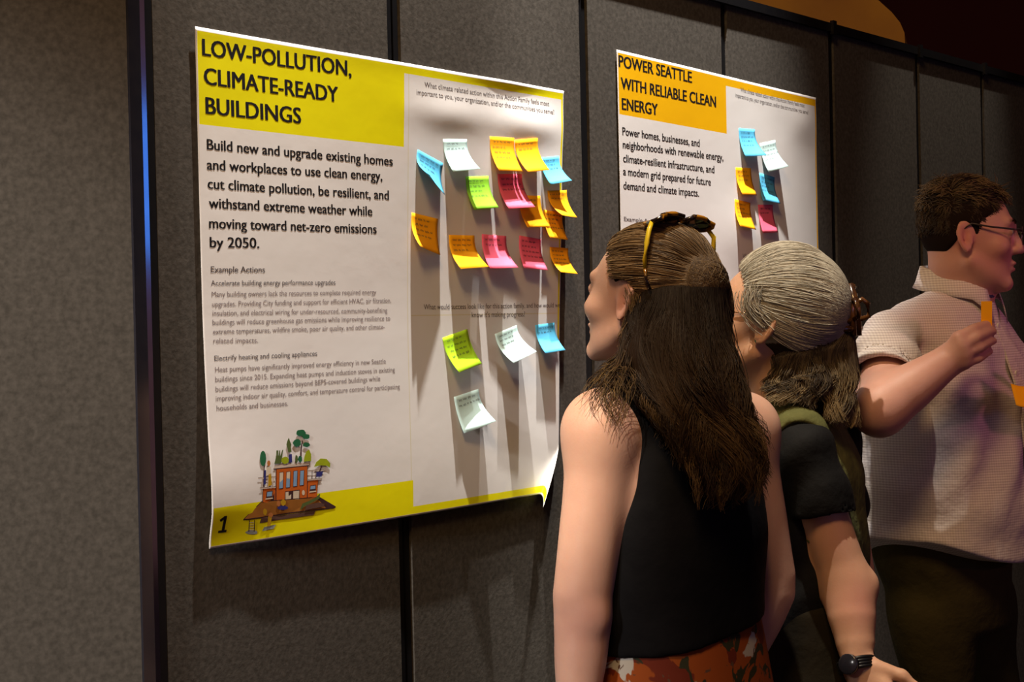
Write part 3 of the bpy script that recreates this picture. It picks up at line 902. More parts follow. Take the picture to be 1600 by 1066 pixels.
        def fn(X, Y, Z):
            cx_, cy_, a, b = [np.interp(Z, zi, c).astype(f32) for c in C]
            a = a + grow; b = b + grow
            x = (X - cx_) * ex[0] + (Y - cy_) * ex[1]; y = (X - cx_) * ey[0] + (Y - cy_) * ey[1]
            r = (np.abs(x / a) ** p + np.abs(y / b) ** p) ** (1 / p)
            d = (r - 1) * np.minimum(a, b)
            e = np.maximum(Z - hi[2], lo[2] - Z)
            kk = 0.02; g = np.clip(0.5 - 0.5 * (e - d) / kk, 0, 1)
            return e + (d - e) * g + kk * g * (1 - g)
        s.put(lo, hi, fn, k, mode)

    def half(s, point, normal, k=0.004, region=None):
        """cut away everything on the normal's side of a plane (inside region lo, hi)"""
        point = np.asarray(point, float); n = nrm(normal)
        lo, hi = region if region else ([a[0] for a in s.ax], [a[-1] for a in s.ax])
        s.put(lo, hi, lambda X, Y, Z: -((X - point[0]) * n[0] + (Y - point[1]) * n[1] + (Z - point[2]) * n[2]), k, 'cut')

    def push(s, pts, margin):
        """move points that lie inside (or nearer than margin) out along the gradient"""
        sh = pts.shape; q = pts.reshape(-1, 3).copy(); n = np.array(s.F.shape)
        for _ in range(5):
            g = (q - s.lo) / s.h
            ok = ((g > 1) & (g < n - 3)).all(1)
            gi = np.clip(g, 1, n - 3); i = gi.astype(int); f = gi - i
            def at(o):
                j = i + np.array(o); r = 0
                for a in (0, 1):
                    for b in (0, 1):
                        for c in (0, 1):
                            w = (f[:, 0] if a else 1 - f[:, 0]) * (f[:, 1] if b else 1 - f[:, 1]) * (f[:, 2] if c else 1 - f[:, 2])
                            r = r + w * s.F[j[:, 0] + a, j[:, 1] + b, j[:, 2] + c]
                return r
            d = at((0, 0, 0))
            G = np.stack([at((1, 0, 0)) - at((-1, 0, 0)), at((0, 1, 0)) - at((0, -1, 0)), at((0, 0, 1)) - at((0, 0, -1))], 1)
            G /= np.linalg.norm(G, axis=1, keepdims=True) + 1e-9
            mv = np.where(ok & (d < margin), np.minimum(margin - d, 0.02), 0)
            q += G * mv[:, None]
        return q.reshape(sh)

    def merge(s, o, k=0.012):
        A, d = s.F, o.F
        g = np.clip(0.5 + 0.5 * (d - A) / k, 0, 1)
        s.F = (d + (A - d) * g - k * g * (1 - g)).astype(f32)

    def mesh(s):
        F, h = s.F, s.h
        F[0], F[-1] = 1, 1; F[:, 0], F[:, -1] = 1, 1; F[:, :, 0], F[:, :, -1] = 1, 1
        ins = F < 0
        c = np.zeros(tuple(n - 1 for n in F.shape), dtype=np.uint8)
        for i in (0, 1):
            for j in (0, 1):
                for k in (0, 1):
                    c += ins[i:F.shape[0] - 1 + i, j:F.shape[1] - 1 + j, k:F.shape[2] - 1 + k]
        act = np.argwhere((c > 0) & (c < 8))
        idx = np.full(c.shape, -1, dtype=np.int32); idx[tuple(act.T)] = np.arange(len(act))
        corner = [(i, j, k) for i in (0, 1) for j in (0, 1) for k in (0, 1)]
        val = np.stack([F[act[:, 0] + i, act[:, 1] + j, act[:, 2] + k] for i, j, k in corner], 1)
        acc = np.zeros((len(act), 3)); cnt = np.zeros(len(act))
        for a in range(8):
            for b in range(a + 1, 8):
                ca, cb = np.array(corner[a]), np.array(corner[b])
                if np.abs(ca - cb).sum() != 1: continue
                va, vb = val[:, a], val[:, b]
                m = (va < 0) != (vb < 0)
                t = np.where(m, va / np.where(m, va - vb, 1), 0)
                acc += np.where(m[:, None], ca + t[:, None] * (cb - ca), 0); cnt += m
        V = s.lo + h * (act + acc / cnt[:, None])
        faces = []
        for ax in range(3):
            o1, o2 = [(1, 2), (2, 0), (0, 1)][ax]
            sl0 = [slice(1, -1)] * 3; sl1 = [slice(1, -1)] * 3
            sl0[ax] = slice(0, -1); sl1[ax] = slice(1, None)
            A, B = ins[tuple(sl0)], ins[tuple(sl1)]
            e = np.argwhere(A != B)
            flip = A[tuple(e.T)]
            e = e + 1; e[:, ax] -= 1
            def cell(d1, d2):
                q = e.copy(); q[:, o1] -= d1; q[:, o2] -= d2
                return idx[q[:, 0], q[:, 1], q[:, 2]]
            q = np.stack([cell(1, 1), cell(0, 1), cell(0, 0), cell(1, 0)], 1)
            q[~flip] = q[~flip][:, ::-1]
            faces.append(q)
        Fc = np.concatenate(faces)
        Fc = Fc[(Fc >= 0).all(1)]
        # light relaxation
        for _ in range(2):
            sm = np.zeros_like(V); n = np.zeros(len(V))
            for a, b in ((0, 1), (1, 2), (2, 3), (3, 0)):
                np.add.at(sm, Fc[:, a], V[Fc[:, b]]); np.add.at(sm, Fc[:, b], V[Fc[:, a]])
                np.add.at(n, Fc[:, a], 1); np.add.at(n, Fc[:, b], 1)
            V = 0.5 * V + 0.5 * sm / np.maximum(n, 1)[:, None]
        return V, Fc


def frame(fwd, up=(0, 0, 1)):
    """columns: right, forward, up"""
    f = nrm(fwd); u = np.asarray(up, float); u = nrm(u - (u @ f) * f)
    return np.stack([np.cross(f, u), f, u], 1)


def smin(a, b, k):
    g = np.clip(0.5 + 0.5 * (b - a) / k, 0, 1)
    return b + (a - b) * g - k * g * (1 - g)


def smax(a, b, k): return -smin(-a, -b, k)


def e_(x, y, z, c, r):
    u = ((x - c[0]) / r[0], (y - c[1]) / r[1], (z - c[2]) / r[2])
    k0 = np.sqrt(u[0] ** 2 + u[1] ** 2 + u[2] ** 2); k1 = np.sqrt((u[0] / r[0]) ** 2 + (u[1] / r[1]) ** 2 + (u[2] / r[2]) ** 2)
    return k0 * (k0 - 1) / np.maximum(k1, 1e-6)


def c_(x, y, z, a, b, ra, rb):
    a = np.array(a); ba = np.array(b) - a
    t = np.clip(((x - a[0]) * ba[0] + (y - a[1]) * ba[1] + (z - a[2]) * ba[2]) / (ba @ ba), 0, 1)
    return np.sqrt((x - a[0] - t * ba[0]) ** 2 + (y - a[1] - t * ba[1]) ** 2 + (z - a[2] - t * ba[2]) ** 2) - (ra + (rb - ra) * t)


def head_sdf(x, y, z, wide=1.0, jaw=1.0, nose=1.0):
    """x right, y to the face, z up, origin between the ears"""
    x = x / wide
    ax = np.abs(x)
    d = e_(x, y, z, (0, -0.008, 0.030), (0.074, 0.096, 0.084))
    d = smin(d, e_(ax, y, z, (0.0, 0.036, -0.008), (0.066, 0.058, 0.088)), 0.02)
    d = smin(d, e_(ax, y, z, (0, 0.045, -0.060), (0.050, 0.043, 0.042)), 0.02)
    d = smin(d, c_(ax, y, z, (0.056, 0.006, -0.048), (0.020, 0.076, -0.092 * jaw), 0.014, 0.014), 0.02)
    d = smin(d, e_(x, y, z, (0, 0.082, -0.094 * jaw), (0.020, 0.014, 0.014)), 0.018)
    d = smin(d, e_(ax, y, z, (0.046, 0.064, -0.020), (0.022, 0.020, 0.018)), 0.02)
    d = smin(d, c_(ax, y, z, (0.042, 0.080, 0.030), (0.008, 0.093, 0.028), 0.007, 0.008), 0.015)
    d = smax(d, -e_(ax, y, z, (0.032, 0.104, 0.010), (0.017, 0.017, 0.012)), 0.012)
    d = smin(d, e_(ax, y, z, (0.031, 0.082, 0.009), (0.013, 0.012, 0.011)), 0.004)
    d = smin(d, c_(ax, y, z, (0, 0.093, 0.020), (0, 0.112 * nose, -0.024), 0.007, 0.0095), 0.012)
    d = smin(d, e_(ax, y, z, (0.011, 0.101, -0.027), (0.009, 0.011, 0.008)), 0.007)
    d = smax(d, -e_(ax, y, z, (0.006, 0.106, -0.036), (0.0035, 0.006, 0.004)), 0.003)
    d = smin(d, e_(x, y, z, (0, 0.092, -0.052), (0.023, 0.012, 0.0065)), 0.006)
    d = smin(d, e_(x, y, z, (0, 0.090, -0.064), (0.020, 0.012, 0.0075)), 0.006)
    d = smax(d, -e_(x, y, z, (0, 0.106, -0.0575), (0.026, 0.012, 0.0018)), 0.003)
    d = smax(d, -e_(x, y, z, (0, 0.104, -0.077), (0.018, 0.012, 0.006)), 0.008)
    # ears: tilted cups with a rim
    ca, sa = math.cos(0.42), math.sin(0.42)
    ex, ey, ez = ax - 0.078, y + 0.006, z + 0.001
    ey, ez = ey * math.cos(0.2) + ez * math.sin(0.2), -ey * math.sin(0.2) + ez * math.cos(0.2)
    qx, qy = ex * ca + ey * sa, -ex * sa + ey * ca
    w = 0.019 * (1 + 0.25 * np.clip(ez / 0.03, -1, 1))
    er = np.sqrt((qy / w) ** 2 + (ez / 0.032) ** 2)
    ear = np.maximum(np.abs(qx) - 0.0045, (er - 1) * 0.016)
    ear = smax(ear, -e_(qx, qy, ez, (0.008, 0.001, -0.001), (0.0085, 0.0105, 0.021)), 0.004)
    ear = smin(ear, e_(qx, qy, ez, (0.001, 0.010, -0.004), (0.004, 0.004, 0.007)), 0.004)
    d = smin(d, ear, 0.006)
    return d * 0.9


def add_head(F, o, R, **kw):
    F.local(o, R, (-0.105, -0.115, -0.13), (0.105, 0.135, 0.125), lambda x, y, z: head_sdf(x, y, z, **kw), 0.02)


def hand(F, w, d, n, thumb, curl=0.5, k=0.006, size=1.0):
    """relaxed hand: w wrist, d towards the fingers, n out of the palm, thumb = side of the thumb"""
    d = nrm(d); th = nrm(np.asarray(thumb) - (np.asarray(thumb) @ d) * d); n = nrm(np.cross(d, th)) * (1 if np.cross(d, th) @ np.asarray(n) > 0 else -1)
    w = np.asarray(w, float); S = size
    for q, r in ((-0.028, 0.013), (-0.009, 0.0145), (0.010, 0.0145), (0.027, 0.0135)):
        F.cap(w + d * 0.012 * S + th * q * 0.6 * S, w + d * 0.088 * S + th * q * S, 0.015 * S, r * S, 0.012, flat=(n, 0.85))
    for q, L, ph in ((0.029, 0.070, 0.0), (0.010, 0.078, 0.1), (-0.010, 0.073, 0.2), (-0.029, 0.058, 0.32)):
        p = w + d * 0.090 * S + th * q * S; dirn = d.copy(); a = 0.22 + ph * curl
        r = 0.0088 if q > -0.02 else 0.0076
        for seg, fr in enumerate((0.46, 0.30, 0.24)):
            dirn = nrm(dirn * math.cos(a) + n * math.sin(a)); p2 = p + dirn * L * fr * S
            F.cap(p, p2, r * S * (1 - 0.08 * seg), r * S * (0.92 - 0.08 * seg), 0.004); p = p2; a = curl * 0.9
    p = w + d * 0.022 * S + th * 0.026 * S
    for dirn, L, r in ((nrm(d * 0.75 + th * 0.6 + n * 0.35), 0.045, 0.013), (nrm(d * 0.9 + th * 0.25 + n * 0.4), 0.034, 0.0105), (nrm(d + n * 0.4), 0.026, 0.009)):
        p2 = p + dirn * L * S; F.cap(p, p2, r * S, r * S * 0.88, 0.007); p = p2


def strands(name, pts, rad, colr, parent, n=3, material=None):
    """pts (N,K,3), rad (N,K), colr (N,K,3): one mesh of thin tapering hairs"""
    N, K, _ = pts.shape
    t = np.gradient(pts, axis=1); t /= np.linalg.norm(t, axis=2, keepdims=True) + 1e-9
    ref = RNG.normal(size=(N, 1, 3)); x = np.cross(t, ref); x /= np.linalg.norm(x, axis=2, keepdims=True) + 1e-9
    y = np.cross(t, x)
    ang = 2 * np.pi * np.arange(n) / n
    v = pts[:, :, None, :] + rad[:, :, None, None] * (np.cos(ang)[None, None, :, None] * x[:, :, None, :] + np.sin(ang)[None, None, :, None] * y[:, :, None, :])
    idx = np.arange(N * K * n).reshape(N, K, n)
    a = idx[:, :-1]; b = idx[:, 1:]
    f = np.stack([a, np.roll(a, -1, 2), np.roll(b, -1, 2), b], -1).reshape(-1, 4)
    c = np.repeat(colr[:, :, None, :], n, axis=2).reshape(-1, 3)
    return obj(name, v.reshape(-1, 3), f, material or M['hair'], parent, True, colors=c)


def skin_colors(V, base, spots=()):
    c = np.tile(np.array(base), (len(V), 1))
    for p, r, q in spots:
        w = np.exp(-((V - p) ** 2).sum(1) / r ** 2)[:, None]
        c = c * (1 - w) + np.array(q) * w
    return c


def rows_px(rows, dirs=None):
    """(x, y, Z, half width, half depth) from pixels to (z, cx, cy, a, b)"""
    out = []
    for x, y, Z, a, b in rows:
        p = P(x, y, Z); out.append((p[2], p[0], p[1], a, b))
    return sorted(out)


def legs(F, hips, feet, r, k=0.03):
    for hp, ft in zip(hips, feet):
        hp = np.array(hp, float); ft = np.array(ft, float)
        kn = hp * 0.5 + ft * 0.5
        F.chain([hp, kn, ft], r, k)


def shoe(ft, fwd, parent, name='shoe'):
    F = Field(np.array(ft) + [-0.32, -0.32, -0.02], np.array(ft) + [0.32, 0.32, 0.2], 0.008)
    f = nrm([fwd[0], fwd[1], 0]); p = np.array([ft[0], ft[1], 0.042])
    F.chain([p - f * 0.05, p + f * 0.08, p + f * 0.17], [0.042, 0.045, 0.036], 0.02)
    F.cap(p, p + [0, 0, 0.07], 0.045, 0.045, 0.02)
    F.half((0, 0, 0.003), (0, 0, -1))
    V, f_ = F.mesh()
    obj(name, V, f_, M['shoe'], parent, True)


def trunk(F, V0): pass


# ================================================================== woman with long brown hair
def woman_long_hair():
    fb = nrm([-0.72, 0.69, 0]); lf = np.array([-fb[1], fb[0], 0])     # facing, her left
    root = empty('person', [*P(1055, 800, 2.47)[:2], 0.0])
    tag(root, 'woman with long brown hair, black sleeveless top and orange floral trousers facing the yellow poster', 'person')
    Ho = P(1013, 470, 2.47); HR = frame(nrm([-0.79, 0.58, 0.15]))
    T = rows_px([(1055, 1120, 2.47, 0.178, 0.128), (1055, 1010, 2.47, 0.152, 0.112), (1055, 930, 2.47, 0.132, 0.100),
                 (1050, 830, 2.475, 0.146, 0.125), (1055, 740, 2.47, 0.150, 0.105), (1055, 670, 2.47, 0.140, 0.080), (1052, 630, 2.46, 0.105, 0.055)])
    h = 0.0036
    F = Field(P(820, 1480, 2.6) - [0.1, 0.5, 0], P(1290, 330, 2.4) + [0.1, 0.5, 0.02], h)
    F.lo[2]
    F.loft([q for q in T if q[0] > 0.93], lf, 0.03)
    Ls, Le, Lw = P(938, 678, 2.365), P(911, 960, 2.345), P(900, 1150, 2.31)
    Rs, Re, Rw = P(1166, 676, 2.575), P(1208, 925, 2.60), P(1160, 1042, 2.60)
    nb = P(1046, 600, 2.465)
    F.cap(Ho + HR @ np.array([0, -0.012, -0.05]), nb + [0, 0, -0.02], 0.050, 0.056, 0.025)
    F.cap(nb, Ls + [0, 0, 0.012], 0.048, 0.044, 0.03); F.cap(nb, Rs + [0, 0, 0.012], 0.048, 0.044, 0.03)
    F.ell(Ls, (0.053, 0.053, 0.064), k=0.03); F.ell(Rs, (0.050, 0.050, 0.062), k=0.03)
    F.chain([Ls, Ls * 0.6 + Le * 0.4, Le + [0, 0, 0.03], Le, Le * 0.72 + Lw * 0.28, Lw], [0.052, 0.0485, 0.0455, 0.045, 0.041, 0.027], 0.03)
    F.ell(Le + [0.012, -0.030, 0.0], (0.022, 0.016, 0.022), k=0.02)
    F.chain([Rs, Rs * 0.6 + Re * 0.4, Re + [0, 0, 0.03], Re, Re * 0.72 + Rw * 0.28, Rw], [0.046, 0.044, 0.038, 0.037, 0.036, 0.026], 0.03)
    hand(F, Lw, Lw - Le, (0.7, 0.3, 0), fb, 0.5)
    hand(F, Rw, Rw - Re + [-0.02, 0, 0], (-0.7, -0.3, 0), fb, 0.7)
    add_head(F, Ho, HR, wide=1.04)
    V, f = F.mesh()
    ear = Ho + HR @ np.array([-0.08, -0.008, 0])
    body = obj('body', V, f, M['skin_a'], root, True, colors=skin_colors(V, (0.62, 0.375, 0.285), [
        (Ho + HR @ np.array([0, 0.095, -0.058]), 0.014, (0.45, 0.17, 0.15)), (ear, 0.03, (0.62, 0.31, 0.25)),
        (Le + [0, -0.04, 0], 0.05, (0.58, 0.32, 0.25))]))
    mb = MB()
    # eyes
    for sx in (-1, 1):
        mb = MB(); mb.ball(Ho + HR @ np.array([sx * 0.0322, 0.0835, 0.009]), 0.0108, 8); mb.build('eyeball', M['eye'], root, True)
    # black top
    B = Field(P(810, 1080, 2.6) - [0.1, 0.42, 0], P(1290, 560, 2.4) + [0.1, 0.42, 0.0], 0.0042)
    TB = []
    for (z, x, y, a, b), (ga, gb, sh) in zip(T, [(.006, .006, 0), (.020, .026, .012), (.034, .044, .018), (.020, .040, .020), (.008, .016, .006), (.006, .010, 0), (.006, .010, 0)]):
        TB.append((z, x + fb[0] * sh, y + fb[1] * sh, a + ga, b + gb))
    B.loft(TB, lf, 0.03)
    B.cap(nb + [0, 0, -0.012], Ls * 0.75 + nb * 0.25 + [0, 0, 0.008], 0.056, 0.058, 0.03); B.cap(nb + [0, 0, -0.012], Rs * 0.68 + nb * 0.32 + [0, 0, 0.010], 0.054, 0.052, 0.03)
    # arm holes
    for s_, e_2, sg in ((Ls, Le, 1), (Rs, Re, -1)):
        c = s_ + lf * 0.034 * sg + [0, 0, -0.045]
        B.ell(c, (0.060, 0.115, 0.118), np.stack([lf, fb, np.array([0, 0, 1.0])], 1), 0.006, 'cut')
    # neck opening
    B.cap(nb + [0, 0, 0.0] + fb * 0.01, nb + [0, 0, 0.15], 0.060, 0.075, 0.006, 'cut')
    # folds and hem
    B.put([a[0] for a in B.ax], [a[-1] for a in B.ax], lambda X, Y, Z: 0.0028 * np.sin(38 * (X * lf[0] + Y * lf[1]) + 5 * Z + 1.5 * np.sin(9 * Z)) * np.clip((1.25 - Z) / 0.25, 0, 1), 0.01, 'disp')
    hp = P(1040, 1013, 2.36)
    B.half(hp, nrm(np.array([0.10, 0.10, -1.0])), 0.004)
    V, f = B.mesh()
    obj('sleeveless_top', V, f, M['black_cloth'], root, True)
    # back yoke seam of the top
    # trousers
    L = Field([root.location[0] - 0.35, root.location[1] - 0.35, 0.03], [root.location[0] + 0.35, root.location[1] + 0.35, 1.06], 0.006)
    c = np.array([root.location[0], root.location[1], 0])
    L.loft([(z, x, y, a + 0.012, b + 0.012) for z, x, y, a, b in T if z < 1.12], lf, 0.03)
    for sg in (1, -1):
        L.chain([c + lf * 0.088 * sg + [0, 0, 0.80], c + lf * 0.095 * sg + [0, 0, 0.45], c + lf * 0.10 * sg + [0, 0, 0.12]], [0.108, 0.092, 0.10], 0.04)
        shoe(c + lf * 0.10 * sg, fb, root)
    L.half((0, 0, 0.075), (0, 0, -1)); L.half((0, 0, 1.03), (0, 0, 1))
    V, f = L.mesh()
    tr = obj('floral_trousers', V, f, M['floral'], root, True)

    # hair: a dark mass under single strands
    Hd = Field(P(860, 860, 2.5) - [0.0, 0.36, 0], P(1230, 320, 2.5) + [0.0, 0.3, 0], 0.0042)
    def capf(x, y, z):
        d = e_(x, y, z, (0, -0.014, 0.034), (0.085, 0.106, 0.092))
        keep = y - (0.012 + 0.62 * np.clip(z - 0.01, 0, 1) + 0.10 * np.clip(z - 0.08, 0, 1))
        d = smax(d, keep, 0.012)
        d = smax(d, -0.02 - z - 0.25 * np.clip(-y, 0, 1) * 0, 0.02)
        d = smax(d, -e_(np.abs(x), y, z, (0.092, 0.000, -0.004), (0.042, 0.030, 0.042)), 0.006)
        return d
    Hd.local(Ho, HR, (-0.11, -0.13, -0.08), (0.11, 0.11, 0.14), capf, 0.01)
    bun = P(1104, 440, 2.39)
    Hd.ell(bun, (0.030, 0.028, 0.032), k=0.03)
    Hd.ell(P(1075, 480, 2.42), (0.062, 0.055, 0.055), k=0.03)
    Hd.chain([P(1072, 480, 2.42), P(1080, 560, 2.375), P(1100, 640, 2.335), P(1122, 705, 2.315), P(1135, 760, 2.315)], [0.070, 0.074, 0.062, 0.046, 0.022], 0.03, flat=((0.35, -1, 0.1), 0.5))
    Hd.chain([P(1034, 505, 2.40), P(1014, 568, 2.385), P(1018, 612, 2.37)], [0.030, 0.036, 0.018], 0.03, flat=((0.2, -1, 0), 0.5))
    V, f = Hd.mesh()
    hair = obj('hair', V, f, M['hair_base'], root, True, colors=np.tile((0.020, 0.010, 0.006), (len(V), 1)))

    # strands swept from the hairline to the twist
    N = 4600; K = 15
    tgt = HR.T @ (bun - Ho)
    HLp = np.array([(0.0, 0.080, 0.098), (0.030, 0.076, 0.094), (0.055, 0.058, 0.080), (0.072, 0.036, 0.052), (0.079, 0.020, 0.012), (0.082, 0.006, 0.034), (0.084, -0.030, 0.020), (0.080, -0.040, -0.020)])
    HLp = np.concatenate([(HLp * [-1, 1, 1])[::-1], HLp[1:]])
    ec = np.array([0, -0.014, 0.034]); er = np.array([0.087, 0.108, 0.094])
    u = RNG.random(N) * (len(HLp) - 1); i = u.astype(int).clip(0, len(HLp) - 2)
    st = HLp[i] + (HLp[i + 1] - HLp[i]) * (u - i)[:, None]
    d0 = (st - ec) / er; d0 /= np.linalg.norm(d0, axis=1, keepdims=True)
    tj = tgt[None] + RNG.normal(size=(N, 3)) * [0.005, 0.004, 0.005] + np.stack([0 * u, 0 * u, 0.42 * (st[:, 2] - 0.055)], -1)
    d1 = (tj - ec) / er; l1 = np.linalg.norm(d1, axis=1, keepdims=True); d1 /= l1
    t0 = RNG.random(N) ** 1.6 * 0.55
    t = t0[:, None] + (1 - t0)[:, None] * np.linspace(0, 1, K)[None]
    om = np.arccos(np.clip((d0 * d1).sum(1), -1, 1))[:, None]
    dirs = (np.sin((1 - t) * om)[..., None] * d0[:, None] + np.sin(t * om)[..., None] * d1[:, None]) / np.sin(om)[..., None]
    dirs[..., 2] += 0.10 * np.sin(np.pi * t) * (0.9 + 0.5 * np.sin(u * 9.0) + 0.12 * RNG.normal(size=N))[:, None]
    dirs /= np.linalg.norm(dirs, axis=2, keepdims=True)
    clump = np.sin(u * 5.3) * 0.5 + np.sin(u * 11.7 + 1) * 0.35
    lift = 1.0 + (0.022 * clump[:, None] + 0.018 * RNG.random(N)[:, None]) * np.sin(np.pi * np.clip(t, 0.05, 1)) + (l1 - 1) * t ** 3
    pl = ec + er * dirs * lift[..., None]
    pl += RNG.normal(size=(N, 1, 3)) * 0.0008
    ok = ~(e_(np.abs(pl[..., 0]), pl[..., 1], pl[..., 2], (0.092, 0.0, -0.004), (0.040, 0.026, 0.038)) < 0).any(1)
    pl, t, clump, N = pl[ok], t[ok], clump[ok], int(ok.sum())
    pw = pl @ HR.T + Ho
    tone = np.clip(0.5 + 0.35 * clump + 0.3 * RNG.normal(size=N), 0, 1)[:, None, None]
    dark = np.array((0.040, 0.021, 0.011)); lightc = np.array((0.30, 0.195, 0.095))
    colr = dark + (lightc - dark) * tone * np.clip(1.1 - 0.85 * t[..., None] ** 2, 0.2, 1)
    rad = np.full((N, K), 0.00062) * (1 - 0.5 * np.linspace(0, 1, K) ** 4)[None]
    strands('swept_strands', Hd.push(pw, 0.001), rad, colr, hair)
    # knot strands: loops wound in every direction over the twist
    N = 420; K = 10
    ax1 = RNG.normal(size=(N, 3)) + np.array([0.9, -0.6, 0.4]) * 0.6; ax1 /= np.linalg.norm(ax1, axis=1, keepdims=True)
    e1 = np.cross(ax1, RNG.normal(size=(N, 3))); e1 /= np.linalg.norm(e1, axis=1, keepdims=True); e2 = np.cross(ax1, e1)
    a = np.linspace(0, 2.4, K)[None] + RNG.random(N)[:, None] * 0.4
    rr = 0.031 + RNG.random(N)[:, None] * 0.004
    kp = bun + rr[..., None] * (np.cos(a)[..., None] * e1[:, None] + np.sin(a)[..., None] * e2[:, None]) * np.array([1.0, 0.9, 1.05])
    tone = RNG.random(N)[:, None, None] ** 1.8
    strands('knot_strands', Hd.push(kp, 0.0012), np.full((N, K), 0.0006), np.tile(dark * 0.8 + (lightc * 0.7 - dark) * tone, (1, K, 1)), hair)

    # falling hair: guides by pixel and depth, left to right
    gd = [[(1010, 470, 2.41), (994, 525, 2.40), (978, 572, 2.385), (992, 605, 2.36), (1020, 638, 2.34), (1048, 672, 2.33)],
          [(1012, 455, 2.40), (996, 540, 2.375), (1012, 605, 2.34), (1046, 660, 2.315), (1070, 710, 2.31), (1084, 752, 2.315)],
          [(1038, 450, 2.385), (1034, 540, 2.355), (1054, 620, 2.315), (1082, 690, 2.295), (1098, 750, 2.29), (1102, 800, 2.30)],
          [(1065, 450, 2.37), (1074, 540, 2.335), (1094, 620, 2.30), (1117, 695, 2.285), (1132, 760, 2.285), (1126, 810, 2.295)],
          [(1095, 450, 2.37), (1110, 540, 2.335), (1126, 610, 2.31), (1147, 680, 2.30), (1160, 745, 2.30), (1150, 800, 2.31)],
          [(1118, 450, 2.39), (1136, 530, 2.37), (1152, 600, 2.35), (1170, 660, 2.345), (1182, 725, 2.345), (1170, 788, 2.345)]]
    G = np.array([[P(*q) for q in g] for g in gd])
    def sample(N, K, u, spread, wave, tmax):
        ts = np.linspace(0, 1, K)
        kk = ts * (G.shape[1] - 1); i = np.minimum(kk.astype(int), G.shape[1] - 2); fr = (kk - i)[:, None]
        def cr(A):   # catmull-rom along the guide
            Pm = np.concatenate([2 * A[:, :1] - A[:, 1:2], A, 2 * A[:, -1:] - A[:, -2:-1]], 1)
            p0, p1, p2, p3 = Pm[:, i], Pm[:, i + 1], Pm[:, i + 2], Pm[:, i + 3]; f_ = fr[None]
            return 0.5 * (2 * p1 + (p2 - p0) * f_ + (2 * p0 - 5 * p1 + 4 * p2 - p3) * f_ ** 2 + (3 * p1 - p0 - 3 * p2 + p3) * f_ ** 3)
        C = cr(G)
        uu = u * (len(G) - 1); a = np.minimum(uu.astype(int), len(G) - 2); w = (uu - a)[:, None, None]
        base = C[a] * (1 - w) + C[a + 1] * w
        return base, ts
    N, K = 6800, 22
    nc = 150
    cu = RNG.random(nc); cph = RNG.random(nc) * 6.28; camp = 0.4 + RNG.random(nc); cdep = RNG.random(nc); ctone = RNG.random(nc) ** 1.6; clen = 0.62 + 0.38 * RNG.random(nc) ** 0.7
    ci = RNG.integers(0, nc, N)
    u = np.clip(cu[ci] + RNG.normal(size=N) * 0.018, 0, 1)
    base, ts = sample(N, K, u, 0, 0, 1)
    # shorter clumps stop earlier
    full = base.copy()
    for n_ in range(N):
        L_ = clen[ci[n_]] * (0.80 + 0.20 * RNG.random())
        q = ts * L_ * (K - 1); a = np.minimum(q.astype(int), K - 2); w = (q - a)[:, None]
        base[n_] = full[n_, a] * (1 - w) + full[n_, a + 1] * w
    wv = camp[ci][:, None] * np.sin(ts[None] * 11 + cph[ci][:, None] + RNG.normal(size=N)[:, None] * 0.25) * (0.003 + 0.017 * ts[None] ** 1.2)
    wz = camp[ci][:, None] * np.cos(ts[None] * 12 + 2 * cph[ci][:, None]) * (0.001 + 0.010 * ts[None] ** 1.2)
    side = np.array([0.95, 0.25, 0.0]); outw = np.array([0.45, -0.88, 0.1])
    rs = RNG.normal(size=(N, 2)); tight = (1.0 - 0.55 * ts ** 2)[None]
    base = base + (wv + rs[:, :1] * 0.0042 * tight)[..., None] * side + (wz + 0.014 * cdep[ci][:, None] + rs[:, 1:] * 0.003 * tight - 0.004)[..., None] * outw
    tone = np.clip(ctone[ci] * 0.8 + 0.15 * RNG.normal(size=N), 0, 1)[:, None, None]
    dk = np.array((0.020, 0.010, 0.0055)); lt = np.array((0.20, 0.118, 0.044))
    colr = dk * (0.45 + 0.55 * np.minimum(ts * 2.5, 1))[None, :, None] + (lt - dk) * tone * (0.03 + 0.97 * ts[None, :, None] ** 2.2)  # roots darkened to paint in the shade under the swept hair
    rad = 0.00072 * (1 - 0.7 * ts ** 3)[None] * np.ones((N, 1))
    base = Hd.push(F.push(base, 0.006), 0.0012 + 0.010 * cdep[ci].repeat(K) * np.tile(np.minimum(ts * 6, 1), N))
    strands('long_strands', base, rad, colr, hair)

    # lock over the left shoulder
    N, K = 190, 18
    g = np.array([P(992, 500, 2.405), P(972, 548, 2.40), P(942, 582, 2.37), P(912, 606, 2.335), P(890, 640, 2.315)])
    g2_ = np.array([P(982, 490, 2.395), P(968, 560, 2.37), P(952, 605, 2.325), P(944, 632, 2.30), P(950, 675, 2.295)])
    g3_ = np.array([P(992, 490, 2.39), P(985, 570, 2.36), P(980, 605, 2.315), P(988, 635, 2.295), P(978, 690, 2.29)])
    ts = np.linspace(0, 1, K); kk = ts * 4; i = np.minimum(kk.astype(int), 3); fr = (kk - i)[:, None]
    C = np.stack([q[i] * (1 - fr) + q[i + 1] * fr for q in (g, g2_, g3_)])
    for _ in range(3): C[:, 1:-1] = 0.25 * C[:, :-2] + 0.5 * C[:, 1:-1] + 0.25 * C[:, 2:]
    cl = RNG.random(26); ci = RNG.integers(0, 26, N); u = np.clip(cl[ci] + RNG.normal(size=N) * 0.03, 0, 1) * 2
    a = np.minimum(u.astype(int), 1); w = (u - a)[:, None, None]
    base = C[a] * (1 - w) + C[a + 1] * w
    ln = 0.5 + 0.5 * RNG.random(N)
    base = base[:, :1] + (base - base[:, :1]) * (1 - (1 - ln)[:, None, None] * ts[None, :, None])
    ph = RNG.random(26)[ci] * 6.28
